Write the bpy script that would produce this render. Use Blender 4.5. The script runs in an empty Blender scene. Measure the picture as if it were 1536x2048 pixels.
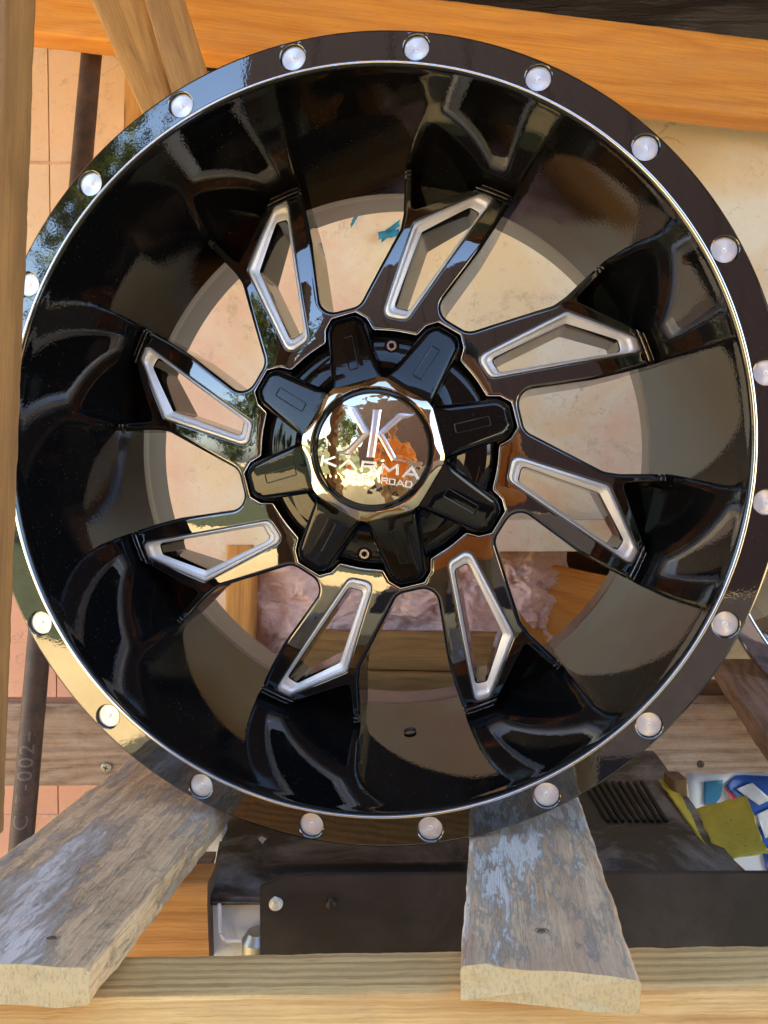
import bpy, bmesh, math, random
import numpy as np
from mathutils import Vector, Matrix, noise, geometry
random.seed(7); np.random.seed(7)
R = math.radians
scn = bpy.context.scene
C = scn.collection
# ------------------------------------------------------------------ camera
S = 0.27                      # metres per wheel unit (rivet-circle radius)
F = 1682.1                    # focal length in photo pixels (1536 x 2048)
CAM = Vector((0, 0, 1.30))
TH = math.atan2(59, F)        # camera looks slightly down
FW = Vector((0, math.cos(TH), -math.sin(TH)))
UP = Vector((0, math.sin(TH), math.cos(TH)))
RT = Vector((1, 0, 0))
cam_d = bpy.data.cameras.new('camera'); cam = bpy.data.objects.new('camera', cam_d); C.objects.link(cam)
cam_d.sensor_fit = 'VERTICAL'; cam_d.sensor_height = 36; cam_d.lens = 36 * F / 2048
cam_d.clip_start = 0.01; cam_d.clip_end = 500
cam.matrix_world = Matrix.Translation(CAM) @ Matrix((RT, UP, -FW)).transposed().to_4x4()
scn.camera = cam
# ------------------------------------------------------------------ world, sun, exposure
SUN_EL, SUN_AZ = R(42), R(-26)       # from behind the rack, a little to the left
w = bpy.data.worlds.new('World'); scn.world = w; w.use_nodes = True
nt = w.node_tree; nt.nodes.clear()
out = nt.nodes.new('ShaderNodeOutputWorld'); bg = nt.nodes.new('ShaderNodeBackground')
sky = nt.nodes.new('ShaderNodeTexSky'); sky.sky_type = 'NISHITA'; sky.sun_disc = False
sky.sun_elevation = SUN_EL; sky.sun_rotation = SUN_AZ; sky.air_density = 1.0; sky.dust_density = 2.2
bg.inputs[1].default_value = 0.085
nt.links.new(sky.outputs[0], bg.inputs[0]); nt.links.new(bg.outputs[0], out.inputs[0])
sl = bpy.data.lights.new('sun', 'SUN'); sl.energy = 4.2; sl.angle = R(0.5); sl.color = (1, .93, .82)
so = bpy.data.objects.new('sun', sl); C.objects.link(so)
sd = Vector((math.sin(SUN_AZ) * math.cos(SUN_EL), math.cos(SUN_AZ) * math.cos(SUN_EL), math.sin(SUN_EL)))
so.rotation_euler = sd.to_track_quat('Z', 'Y').to_euler()
vs = scn.view_settings; vs.view_transform = 'Standard'; vs.look = 'None'; vs.gamma = 1; vs.exposure = 3.65
try: scn.display_settings.display_device = 'sRGB'
except Exception: pass
# ------------------------------------------------------------------ helpers
def cv(x, y, z):                    # camera frame (x right, y down, z away, wheel units) -> world
    return CAM + S * (RT * x - UP * y + FW * z)
def at(px, py, d):                  # photo pixel at depth d (wheel units)
    return cv((px - 768) / F * d, (py - 1024) / F * d, d)
def on_plane(px, py, h):            # photo pixel on the horizontal plane h wheel units below the lens
    v = RT * ((px - 768) / F) - UP * ((py - 1024) / F) + FW
    return CAM + v * (-h * S / v.z)
def link(name, me, mat=None, parent=None, loc=None):
    o = bpy.data.objects.new(name, me); C.objects.link(o)
    if mat is not None:
        for m in (mat if isinstance(mat, (list, tuple)) else [mat]): me.materials.append(m)
    if parent is not None: o.parent = parent
    if loc is not None: o.location = loc
    return o
def tag(o, label, cat=None, group=None, kind=None):
    if label: o['label'] = label
    if cat: o['category'] = cat
    if group: o['group'] = group
    if kind: o['kind'] = kind
    return o
def empty(name, loc=(0, 0, 0)):
    o = bpy.data.objects.new(name, None); C.objects.link(o); o.location = loc; o.empty_display_size = .05
    return o
def mesh(name, V, Fc, smooth=True, mi=None, uv=None):
    me = bpy.data.meshes.new(name); me.from_pydata([tuple(v) for v in V], [], Fc); me.update()
    if smooth:
        me.polygons.foreach_set('use_smooth', [True] * len(me.polygons))
    if mi: me.polygons.foreach_set('material_index', mi)
    if uv:
        l = me.uv_layers.new(name='UVMap')
        for i, lp in enumerate(me.loops): l.data[i].uv = uv[i] if not isinstance(uv, dict) else uv[lp.vertex_index]
    return me
def sharpen(me, ang=40):
    bm = bmesh.new(); bm.from_mesh(me)
    for e in bm.edges:
        if len(e.link_faces) == 2 and e.link_faces[0].normal.length > 0 and e.link_faces[1].normal.length > 0:
            e.smooth = e.calc_face_angle(0) < R(ang)
    bm.to_mesh(me); bm.free(); return me
def fix_normals(me):
    bm = bmesh.new(); bm.from_mesh(me); bmesh.ops.recalc_face_normals(bm, faces=bm.faces); bm.to_mesh(me); bm.free(); return me
# ------------------------------------------------------------------ materials
def newmat(name):
    m = bpy.data.materials.new(name); m.use_nodes = True
    return m, m.node_tree, m.node_tree.nodes['Principled BSDF']
class N:
    def __init__(s, nt): s.t = nt
    def n(s, ty, **k):
        o = s.t.nodes.new('ShaderNode' + ty)
        for a, b in k.items(): setattr(o, a, b)
        return o
    def l(s, a, b): s.t.links.new(a, b)
    def noise(s, vec, scale, detail=4, rough=.55, dist=0, out=0):
        o = s.n('TexNoise'); o.inputs['Scale'].default_value = scale; o.inputs['Detail'].default_value = detail
        o.inputs['Roughness'].default_value = rough; o.inputs['Distortion'].default_value = dist
        if vec is not None: s.l(vec, o.inputs['Vector'])
        return o.outputs[out]
    def ramp(s, f, stops):
        o = s.n('ValToRGB'); e = o.color_ramp.elements
        while len(e) < len(stops): e.new(.5)
        for i, (p, c) in enumerate(stops):
            e[i].position = p; e[i].color = (c, c, c, 1) if isinstance(c, (int, float)) else (*c, 1)
        s.l(f, o.inputs[0]); return o.outputs[0]
    def mix(s, f, a, b, mode='MIX'):
        o = s.n('Mix', data_type='RGBA', blend_type=mode)
        for i, v in ((0, f), (6, a), (7, b)):
            if isinstance(v, (int, float)): o.inputs[i].default_value = v
            elif isinstance(v, tuple): o.inputs[i].default_value = (*v, 1)
            else: s.l(v, o.inputs[i])
        return o.outputs[2]
    def math(s, op, a, b=0, c=None):
        o = s.n('Math', operation=op)
        for i, v in enumerate((a, b) if c is None else (a, b, c)):
            if isinstance(v, (int, float)): o.inputs[i].default_value = v
            else: s.l(v, o.inputs[i])
        return o.outputs[0]
    def mapv(s, vec, sc=(1, 1, 1), loc=(0, 0, 0), rot=(0, 0, 0)):
        o = s.n('Mapping'); o.inputs['Scale'].default_value = sc; o.inputs['Location'].default_value = loc; o.inputs['Rotation'].default_value = rot
        s.l(vec, o.inputs['Vector']); return o.outputs[0]
    def bump(s, h, strength, dist=.001, normal=None):
        o = s.n('Bump'); o.inputs['Strength'].default_value = strength; o.inputs['Distance'].default_value = dist
        s.l(h, o.inputs['Height'])
        if normal is not None: s.l(normal, o.inputs['Normal'])
        return o.outputs[0]
    def coord(s, which='Object'):
        return s.n('TexCoord').outputs[which]
    def uv(s):
        return s.n('UVMap', uv_map='UVMap').outputs[0]
def simple(name, col, rough=.6, var=.15, scale=30, bump=.2, ior=1.45):
    m, t, p = newmat(name); g = N(t); co = g.coord()
    n = g.noise(co, scale, 6, .65)
    a = tuple(c * (1 - var) for c in col); b = tuple(min(1, c * (1 + var)) for c in col)
    g.l(g.mix(g.ramp(n, [(.3, 0.), (.7, 1.)]), a, b), p.inputs['Base Color'])
    p.inputs['Roughness'].default_value = rough; p.inputs['IOR'].default_value = ior
    if bump: g.l(g.bump(g.noise(co, scale * 6, 5), bump, .001), p.inputs['Normal'])
    return m
def gloss_black(name, ior=2.3, rough=.02, peel=0.0, base=.004, pscale=330, dust=.25):
    m, t, p = newmat(name); g = N(t)
    co = g.coord()
    p.inputs['IOR'].default_value = ior
    sp = g.noise(co, 26, 5, .6)
    p.inputs['Base Color'].default_value = (base, base, base * 1.15, 1)
    dot = g.noise(co, 900, 2, .5)
    dd = g.ramp(dot, [(.715, 0.), (.75, 1.)])
    c = g.mix(g.math('MULTIPLY', dd, dust), (base, base, base * 1.1), (.4, .38, .34)); g.l(c, p.inputs['Base Color'])
    r = g.math('MULTIPLY_ADD', g.ramp(sp, [(.5, 0.), (.8, 1.)]), .012, rough); g.l(r, p.inputs['Roughness'])
    if peel:
        a = g.noise(co, pscale, 2, .5); b = g.noise(co, 45, 2, .5)
        h = g.math('ADD', a, g.math('MULTIPLY', b, .25))
        g.l(g.bump(h, peel, .0006), p.inputs['Normal'])
    return m
M = {}
M['gloss'] = gloss_black('gloss_black_paint', 2.4, .006, .02, pscale=400)
M['barrel'] = gloss_black('gloss_black_barrel', 1.68, .0, .04, pscale=480, dust=.5)
M['lip'] = gloss_black('gloss_black_lip', 2.3, .004, .02, pscale=500)
M['inner_gloss'] = gloss_black('inner_window_black', 1.35, .05, .02, base=.003)
M['cap'] = gloss_black('cap_black_plastic', 1.5, .03, .02, base=.002, pscale=400)
def satin():
    m, t, p = newmat('satin_black_inner'); g = N(t)
    p.inputs['Base Color'].default_value = (.009, .008, .0072, 1); p.inputs['Roughness'].default_value = .22; p.inputs['IOR'].default_value = 1.45
    g.l(g.bump(g.noise(g.coord(), 900, 3), .15, .0004), p.inputs['Normal']); return m
M['satin'] = satin()
def metal(name, col, rough, aniso=0, axis=None, lines=0, bump=0):
    m, t, p = newmat(name); g = N(t)
    p.inputs['Base Color'].default_value = (*col, 1); p.inputs['Metallic'].default_value = 1; p.inputs['Roughness'].default_value = rough
    if aniso:
        p.inputs['Anisotropic'].default_value = aniso
        tg = g.n('Tangent', direction_type='RADIAL', axis='Z'); g.l(tg.outputs[0], p.inputs['Tangent'])
    if bump:
        g.l(g.bump(g.noise(g.coord(), 60, 2), bump, .002), p.inputs['Normal'])
    return m
def milled():
    m, t, p = newmat('milled_aluminium'); g = N(t)
    p.inputs['Base Color'].default_value = (.93, .92, .93, 1); p.inputs['Metallic'].default_value = .62; p.inputs['Roughness'].default_value = .34
    co = g.coord()
    wv = g.n('TexWave', wave_type='BANDS', bands_direction='DIAGONAL'); wv.inputs['Scale'].default_value = 330; wv.inputs['Distortion'].default_value = .4
    g.l(co, wv.inputs['Vector'])
    g.l(g.bump(wv.outputs['Fac'], .22, .0003), p.inputs['Normal'])
    r = g.math('MULTIPLY_ADD', g.noise(co, 40, 3), .14, .42); g.l(r, p.inputs['Roughness'])
    return m
M['milled'] = milled()
M['rivet'] = metal('turned_aluminium', (.96, .95, .96), .38, .8)
M['rivet'].node_tree.nodes['Principled BSDF'].inputs['Metallic'].default_value = .8
M['edge'] = metal('bright_cut_edge', (.92, .91, .9), .16)
M['chrome'] = metal('chrome', (.66, .60, .48), .015, bump=.05)
M['badge'] = metal('badge_chrome', (.66, .58, .44), .03, bump=.35)
M['emblem'] = metal('mauve_silver_emblem', (.92, .88, .92), .3)
M['chrome_letter'] = metal('bright_letter', (.98, .98, .98), .5)
M['black_hole'] = simple('dark_recess', (.01, .01, .01), .5, .1, bump=0)
M['red'] = simple('red_enamel', (.6, .04, .03), .3, .05, bump=0)
def wood(name, light, dark, ring=9., warpa=4.6, bandf=.5, stain=None, stain_amt=.5, flake=None, flake_amt=0., knots=True, dirt=0., rough=.62, bump=.25, seed=0., crack=0.):
    m, t, p = newmat(name); g = N(t)
    uv = g.mapv(g.uv(), loc=(seed * 3.1, seed * 1.7, seed))
    warp = g.noise(g.mapv(uv, (2.2, 9, 1)), 1.3, 3, .5)
    # growth-ring lines: bands across v, bent by low-frequency noise
    sep = g.n('SeparateXYZ'); g.l(uv, sep.inputs[0])
    v = g.math('ADD', g.math('MULTIPLY', sep.outputs[1], ring * 7), g.math('MULTIPLY', warp, warpa))
    kn = None
    if knots:
        vo = g.n('TexVoronoi', feature='F1'); vo.inputs['Scale'].default_value = 1; g.l(g.mapv(uv, (4.2, 13, 1)), vo.inputs['Vector'])
        kn = g.ramp(vo.outputs['Distance'], [(.0, 1.), (.10, .7), (.15, 0.), (1, 0.)])
        kd = g.ramp(vo.outputs['Distance'], [(.0, 1.), (.45, 0.), (1, 0.)])
        v = g.math('ADD', v, g.math('MULTIPLY', kd, 1.6))
    band = g.math('PINGPONG', v, .5)
    band = g.ramp(band, [(0., 1.), (.11, .75), (.3, .2), (.5, 0.)])
    fine = g.noise(g.mapv(uv, (7, 420, 1)), 1.6, 5, .7)
    broad = g.noise(g.mapv(uv, (5, 18, 1)), 1.1, 4, .6)
    f = g.math('ADD', g.math('MULTIPLY', band, bandf), g.math('MULTIPLY', g.ramp(fine, [(.42, 0.), (.62, 1.)]), .6))
    col = g.mix(g.math('MINIMUM', f, 1), light, dark)
    mid = tuple((a + b) / 2 for a, b in zip(light, dark))
    col = g.mix(g.ramp(broad, [(.35, 0.), (.75, .55)]), col, mid)
    if kn is not None:
        col = g.mix(g.math('MULTIPLY', kn, .85), col, tuple(c * .38 for c in dark))
    if stain:
        sn = g.noise(g.mapv(uv, (9, 26, 1)), 1.4, 7, .68, .3)
        col = g.mix(g.ramp(sn, [(.42, 0.), (.68, stain_amt)]), col, stain)
    h = g.math('MULTIPLY', fine, 1.)
    por = g.noise(g.mapv(uv, (60, 1500, 1)), 1.0, 3, .6); pm = g.ramp(por, [(.60, 0.), (.68, .45)])
    col = g.mix(pm, col, tuple(c * .6 for c in dark)); h = g.math('SUBTRACT', h, g.math('MULTIPLY', pm, .8))
    mk_ = g.noise(g.mapv(uv, (22, 40, 1), loc=(5, 5, 0)), 1.3, 9, .8); mm_ = g.ramp(mk_, [(.67, 0.), (.74, .4)])
    col = g.mix(mm_, col, tuple(c * .45 for c in dark))
    if dirt:
        dn = g.noise(uv, 70, 12, .85, .2)
        col = g.mix(g.ramp(dn, [(.5, 0.), (.64, dirt)]), col, (.035, .025, .016))
    if flake:
        a = g.noise(g.mapv(uv, (13, 62, 1)), 1.6, 12, .86, .15); b = g.noise(g.mapv(uv, (3.2, 9, 1), loc=(4, 1, 0)), 1.6, 3, .5)
        s = g.math('ADD', a, g.math('MULTIPLY', b, .8))
        mk = g.ramp(s, [(1.06 - flake_amt, 0.), (1.11 - flake_amt, .45), (1.26 - flake_amt, .85)])
        fl = g.mix(g.noise(uv, 60, 5, .7), flake, tuple(c * .62 for c in flake))
        col = g.mix(mk, col, fl); h = g.math('ADD', h, g.math('MULTIPLY', mk, 1.2))
        bl = g.noise(g.mapv(uv, (14, 30, 1), loc=(7, 3, 0)), 1.5, 4, .6)
        col = g.mix(g.ramp(bl, [(.68, 0.), (.74, .6)]), col, (.12, .28, .42))
    if crack:
        cr = g.noise(g.mapv(uv, (3, 170, 1), loc=(2, 9, 0)), 1.2, 3, .5)
        cm = g.ramp(cr, [(.70, 0.), (.735, crack)])
        col = g.mix(cm, col, (.02, .014, .01)); h = g.math('SUBTRACT', h, g.math('MULTIPLY', cm, 2.))
    g.l(col, p.inputs['Base Color']); p.inputs['Roughness'].default_value = rough
    g.l(g.bump(h, bump, .0012), p.inputs['Normal'])
    return m
def endgrain(name, light, dark):
    m, t, p = newmat(name); g = N(t); co = g.coord()
    n = g.noise(g.mapv(co, (1, 1, .35)), 700, 6, .8); b = g.noise(co, 60, 6, .75)
    c = g.mix(g.ramp(n, [(.30, .75), (.5, 0.)]), light, dark)
    c = g.mix(g.ramp(b, [(.5, 0.), (.8, .35)]), c, tuple(x * .6 for x in dark))
    g.l(c, p.inputs['Base Color']); p.inputs['Roughness'].default_value = .85
    g.l(g.bump(g.math('ADD', n, g.noise(co, 1500, 3, .8)), 1., .0016), p.inputs['Normal']); return m
M['orange'] = wood('orange_pine', (.88, .40, .07), (.62, .21, .03), ring=5, seed=1, stain=(.66, .32, .12), stain_amt=.5, bump=.12)
M['stud'] = wood('golden_pine', (.72, .36, .10), (.44, .18, .045), ring=8, seed=5, bump=.12)
M['brace'] = wood('tan_brace_wood', (.50, .29, .11), (.30, .15, .05), ring=7, seed=2, stain=(.15, .08, .035), stain_amt=.55, bump=.15)
M['post'] = wood('tan_post_wood', (.36, .20, .07), (.20, .10, .035), ring=6, seed=3.4, stain=(.12, .07, .03), stain_amt=.6, bump=.18)
M['weather'] = wood('weathered_board', (.55, .38, .27), (.22, .12, .07), ring=10, bandf=.75, seed=4, stain=(.50, .42, .36), stain_amt=.75, bump=.35, crack=.8, dirt=.25)
M['brown'] = wood('brown_board', (.38, .22, .13), (.15, .075, .04), ring=9, bandf=.75, seed=6.3, stain=(.40, .30, .24), stain_amt=.4, bump=.3, crack=.4, dirt=.2)
M['plank_a'] = wood('dirty_plank', (.97, .70, .40), (.56, .36, .19), ring=6, seed=7.7, stain=(.46, .31, .18), stain_amt=.5, flake=(.95, .91, .84), flake_amt=.18, dirt=.5, rough=.85, bump=.9, crack=.4, knots=False)
M['plank_b'] = wood('flaking_plank', (.97, .72, .44), (.60, .38, .22), ring=5, warpa=6, bandf=.8, seed=9.1, stain=(.52, .36, .24), stain_amt=.7, flake=(.90, .87, .80), flake_amt=.12, dirt=.2, rough=.8, bump=.8, crack=.7, knots=False)
M['beam'] = wood('treated_beam', (.98, .68, .27), (.48, .28, .10), ring=20, warpa=2.2, bandf=.8, seed=11.2, stain=(.80, .56, .26), stain_amt=.35, dirt=.12, rough=.7, bump=.35, knots=False)
M['beam_front'] = wood('beam_face', (.80, .56, .24), (.50, .26, .08), ring=5, seed=12.9, stain=(.42, .26, .12), stain_amt=.4, rough=.7, bump=.25)
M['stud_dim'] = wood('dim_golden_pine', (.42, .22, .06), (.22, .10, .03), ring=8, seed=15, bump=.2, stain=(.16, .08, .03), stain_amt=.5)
M['end'] = endgrain('sawn_end_grain', (.97, .80, .46), (.55, .33, .13))
M['end_dark'] = endgrain('dark_end_grain', (.30, .18, .09), (.14, .08, .04))
# ------------------------------------------------------------------ loft boards
def board(name, corners, mat, nl=48, jit=.0006, cham=.06, seed=0, endm=None, rough_end=0., topsplit=None, split_mat=None):
    """corners: 8 points, near section a0..a3 then far section b0..b3 (same order round the section)."""
    a = [Vector(c) for c in corners[:4]]; b = [Vector(c) for c in corners[4:]]
    ca = sum(a, Vector()) / 4; cb = sum(b, Vector()) / 4
    W = (a[1] - a[0]).length; H = (a[3] - a[0]).length; cw = min(.5, .003 / max(W, 1e-4)); ch = min(.5, .003 / max(H, 1e-4))
    base = [(cw, 0), (1 - cw, 0), (1 - cw * .3, ch * .3), (1, ch), (1, 1 - ch), (1 - cw * .3, 1 - ch * .3), (1 - cw, 1), (cw, 1), (cw * .3, 1 - ch * .3), (0, 1 - ch), (0, ch), (cw * .3, ch * .3)]
    sec = []
    for i, q in enumerate(base):           # subdivide the long sides
        sec.append(q); r = base[(i + 1) % 12]
        n = 8 if abs(q[0] - r[0]) > .5 else (3 if abs(q[1] - r[1]) > .5 else 1)
        for k in range(1, n): sec.append((q[0] + (r[0] - q[0]) * k / n, q[1] + (r[1] - q[1]) * k / n))
    n = len(sec); V = []; uv = []
    L = (cb - ca).length; per = [0]
    for i in range(n):
        q, r = sec[i], sec[(i + 1) % n]; per.append(per[-1] + math.hypot((q[0] - r[0]) * W, (q[1] - r[1]) * H))
    for k in range(nl + 1):
        s = k / nl
        c = [a[i].lerp(b[i], s) for i in range(4)]
        for (x, y) in sec:
            pnt = c[0].lerp(c[1], x).lerp(c[3].lerp(c[2], x), y)
            nz = noise.noise_vector(pnt * 55 + Vector((seed, 0, 0))) * jit + noise.noise_vector(pnt * 400) * jit * .5
            pnt = pnt + nz
            if rough_end and (k == 0 or k == nl):
                d = (ca - cb).normalized() * (1 if k == 0 else -1)
                pnt += d * rough_end * noise.noise(pnt * 130)
            V.append(pnt)
    Fc = []; mi = []; luv = []
    for k in range(nl):
        for i in range(n):
            j = (i + 1) % n
            Fc.append((k * n + i, k * n + j, (k + 1) * n + j, (k + 1) * n + i))
            u0, u1 = k / nl * L, (k + 1) / nl * L
            luv += [(u0, per[i]), (u0, per[i + 1]), (u1, per[i + 1]), (u1, per[i])]
            m_ = 0
            if topsplit is not None and i in topsplit: m_ = 2
            mi.append(m_)
    for k, cc in ((0, ca), (nl, cb)):
        idx = len(V); V.append(sum((V[k * n + i] for i in range(n)), Vector()) / n)
        for i in range(n):
            j = (i + 1) % n
            Fc.append((idx, k * n + j, k * n + i) if k == 0 else (idx, k * n + i, k * n + j)); mi.append(1)
            luv += [(0, 0), (0, .01), (.01, .01)]
    me = bpy.data.meshes.new(name); me.from_pydata([tuple(v) for v in V], [], Fc); me.update()
    me.polygons.foreach_set('material_index', mi); me.polygons.foreach_set('use_smooth', [True] * len(Fc))
    l = me.uv_layers.new(name='UVMap')
    for i, q in enumerate(luv): l.data[i].uv = q
    fix_normals(me); sharpen(me, 50)
    mats = [mat, endm or M['end_dark']] + ([split_mat] if split_mat else [])
    return link(name, me, mats)
def quad_board(name, q, d, ext, mat, **k):
    """q: four photo pixels (start edge A,B then end edge C,D: A-D and B-C run along the board), d: depth(s), ext: world vector of thickness."""
    if isinstance(d, (int, float)): d = [d] * 4
    P = [at(*q[i], d[i]) for i in range(4)]; e = Vector(ext)
    A, B, Cc, D = P
    return board(name, [A, B, B + e, A + e, D, Cc, Cc + e, D + e], mat, **k)
AW = FW * S     # one wheel unit away
# ================================================================== SETTING
def sheet(name, x0, x1, y0, y1, z, n, mat, amp=0):
    V = []; Fc = []
    for j in range(n + 1):
        for i in range(n + 1):
            x = x0 + (x1 - x0) * i / n; y = y0 + (y1 - y0) * j / n
            V.append((x, y, z + amp * noise.noise(Vector((x * .8, y * .8, 0))) if amp else z))
    for j in range(n):
        for i in range(n): a = j * (n + 1) + i; Fc.append((a, a + 1, a + n + 2, a + n + 1))
    return link(name, mesh(name, V, Fc), mat)
def ground_mat():
    m, t, p = newmat('dry_sandy_ground'); g = N(t); co = g.coord()
    a = g.noise(co, 1.1, 8, .65); b = g.noise(co, 30, 8, .7)
    c = g.mix(g.ramp(a, [(.35, 0.), (.7, 1.)]), (.56, .41, .19), (.44, .31, .13))
    c = g.mix(g.ramp(b, [(.5, 0.), (.7, .6)]), c, (.26, .22, .09))
    g.l(c, p.inputs['Base Color']); p.inputs['Roughness'].default_value = .9
    g.l(g.bump(b, .6, .03), p.inputs['Normal']); return m
gr = sheet('ground', -90, 90, -90, 90, 0, 90, ground_mat(), 0.0); gr['kind'] = 'structure'
M_dr = simple('reflection_dark', (.028, .022, .020), .9, .4, 14, .5)
dv = sheet('reflection_dark_patch', -.8, 12, -7.4, -1.9, .004, 4, M_dr); dv['kind'] = 'structure'  # added dark patch, out of view, darkens what the lip mirrors at right
gf = sheet('reflection_dark_field', -60, -1.2, -60, -4.0, .004, 4, simple('reflection_dark_green', (.050, .055, .028), .95, .5, 6, .5)); gf['kind'] = 'structure'  # added dark ground, out of view, cuts the gold mirrored in the lip
# ================================================================== WHEEL
Rw = [[0.99249099, -0.01844483, 0.1209191], [0.02402345, 0.99870525, -0.04484076], [-0.11993546, 0.04740895, 0.99164907]]
Tw = (-0.05307, -0.16629, 2.16862)
def wheel_matrix(Rm=Rw, T=Tw):
    cols = []
    for j in range(3): cols.append(RT * Rm[0][j] - UP * Rm[1][j] + FW * Rm[2][j])
    m = Matrix((cols[0], cols[1], cols[2])).transposed().to_4x4()
    return Matrix.Translation(cv(*T)) @ m
def pol(r, a, z=0.): a = R(a); return (r * math.sin(a), -r * math.cos(a), z)
def vec3(x, y, z): return (x * S, y * S, z * S)
def revolve(name, prof, n=256, mi=None, closed=False):
    V = []; Fc = []; mm = []
    for (r, z) in prof:
        for k in range(n): x, y, _ = pol(r, 360 * k / n); V.append(vec3(x, y, z))
    m = len(prof)
    for i in range(m if closed else m - 1):
        i2 = (i + 1) % m
        for k in range(n):
            k2 = (k + 1) % n; Fc.append((i * n + k, i * n + k2, i2 * n + k2, i2 * n + k)); mm.append(mi[i] if mi else 0)
    return mesh(name, V, Fc, mi=mm)
def cdt(verts, edges, outtype=0):
    r = geometry.delaunay_2d_cdt([Vector(v) for v in verts], edges, [], outtype, 1e-6)
    return [tuple(v) for v in r[0]], [tuple(f) for f in r[2]]
def inpoly(P, poly):
    x, y = P; c = False; n = len(poly)
    for i in range(n):
        x1, y1 = poly[i]; x2, y2 = poly[(i + 1) % n]
        if (y1 > y) != (y2 > y) and x < (x2 - x1) * (y - y1) / (y2 - y1) + x1: c = not c
    return c
def inpoly_np(P, poly):
    P = np.asarray(P); x, y = P[:, 0], P[:, 1]; c = np.zeros(len(P), bool); Q = np.asarray(poly); Q2 = np.roll(Q, -1, 0)
    for (x1, y1), (x2, y2) in zip(Q, Q2):
        if y1 == y2: continue
        c ^= ((y1 > y) != (y2 > y)) & (x < (x2 - x1) * (y - y1) / (y2 - y1) + x1)
    return c
def dist_np(P, line, closed=False):
    P = np.asarray(P); L = np.asarray(line); A = L if closed else L[:-1]; B = np.roll(L, -1, 0) if closed else L[1:]
    d = np.full(len(P), 1e9)
    for a, b in zip(A, B):
        ab = b - a; t = np.clip(((P - a) @ ab) / max(ab @ ab, 1e-12), 0, 1); q = a + t[:, None] * ab
        d = np.minimum(d, np.hypot(*(P - q).T))
    return d
def rounded(pts, rad, closed=True, seg=6, step=.02):
    """round the corners of a polyline/polygon and resample its straights."""
    n = len(pts); out_ = []
    rad = rad if isinstance(rad, (list, tuple)) else [rad] * n
    for i in range(n):
        p = np.array(pts[i], float)
        if not closed and i in (0, n - 1): out_.append(p); continue
        a = np.array(pts[i - 1], float); b = np.array(pts[(i + 1) % n], float)
        u = (a - p); lu = np.hypot(*u); u /= lu; v = (b - p); lv = np.hypot(*v); v /= lv
        ang = math.acos(max(-1, min(1, u @ v)));
        if rad[i] <= 0 or ang > 3.1: out_.append(p); continue
        t = min(rad[i] / math.tan(ang / 2), lu * .45, lv * .45); rr = t * math.tan(ang / 2)
        p0 = p + u * t; p1 = p + v * t; bis = (u + v); bis /= np.hypot(*bis); c = p + bis * (rr / math.sin(ang / 2))
        a0 = math.atan2(*(p0 - c)[::-1]); a1 = math.atan2(*(p1 - c)[::-1]); da = (a1 - a0 + math.pi) % (2 * math.pi) - math.pi
        for k in range(seg + 1):
            aa = a0 + da * k / seg; out_.append(c + rr * np.array([math.cos(aa), math.sin(aa)]))
    res = []; m = len(out_)
    for i in range(m if closed else m - 1):
        a = out_[i]; b = out_[(i + 1) % m]; L = np.hypot(*(b - a)); k = max(1, int(L / step))
        for j in range(k): res.append(tuple(a + (b - a) * j / k))
    if not closed: res.append(tuple(out_[-1]))
    return res
def offset(line, d, closed=True):
    L = np.array(line); n = len(L); o = []
    for i in range(n):
        a = L[i - 1] if (closed or i > 0) else L[i]; b = L[(i + 1) % n] if (closed or i < n - 1) else L[i]
        t = b - a; t = t / max(1e-9, np.hypot(*t)); o.append(tuple(L[i] + d * np.array([-t[1], t[0]])))
    return o
def P2(r, a): x, y, _ = pol(r, a); return (x, y)
# ---- base face profile of spokes / hub (radius -> depth)
_pr = np.array([(.30, .291), (.38, .294), (.45, .301), (.56, .316), (.674, .338), (.74, .356), (.79, .374), (.814, .384), (.816, .394), (.820, .394), (.8225, .380), (.828, .381), (.8305, .394), (.8335, .395), (.836, .385), (.841, .387), (.8435, .401), (.847, .404), (.865, .412)])
_ri = np.linspace(.30, .79, 80); _k = _pr[_pr[:, 0] <= .8]
_tg = np.gradient(_k[:, 1], _k[:, 0])
def _herm(x):
    i = np.clip(np.searchsorted(_k[:, 0], x) - 1, 0, len(_k) - 2); h = _k[i + 1, 0] - _k[i, 0]; t = (x - _k[i, 0]) / h
    return (2 * t**3 - 3 * t**2 + 1) * _k[i, 1] + (t**3 - 2 * t**2 + t) * h * _tg[i] + (-2 * t**3 + 3 * t**2) * _k[i + 1, 1] + (t**3 - t**2) * h * _tg[i + 1]
_px = np.r_[_ri, _pr[_pr[:, 0] > .8][:, 0]]; _pz = np.r_[_herm(_ri), _pr[_pr[:, 0] > .8][:, 1]]
def zb(r):
    r = np.asarray(r, float); return np.where(r <= .79, _herm(np.clip(r, .30, .79)), np.interp(r, _px, _pz))
ARM = -15.3            # direction of the cap arms in the first sector
SOCK = [(ARM - 12, .352), (ARM - 9.6, .385), (ARM - 5.4, .409), (ARM + 5.0, .409), (ARM + 9.4, .385), (ARM + 12, .352)]
def socket_poly(shrink=0., n_arc=5):
    pts = []
    for k in range(8):
        b = 45 * k
        for a, r in SOCK: pts.append(P2(r - shrink, a + b))
        for j in range(1, n_arc): pts.append(P2(.350 - shrink, ARM + 12 + (45 - 24) * j / n_arc + b))
    return rounded(pts, .008, True, 3, .02)
Z_BACK = .56
T1, T2, B_, I1, I2 = P2(.812, -24.9), P2(.811, -21.8), P2(.674, -37.4), P2(.391, -44.0), P2(.386, -33.4)
W_OUT = rounded([T1, T2, I2, I1, B_], [.014, .014, .022, .022, .02], True, 5, .02)
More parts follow.
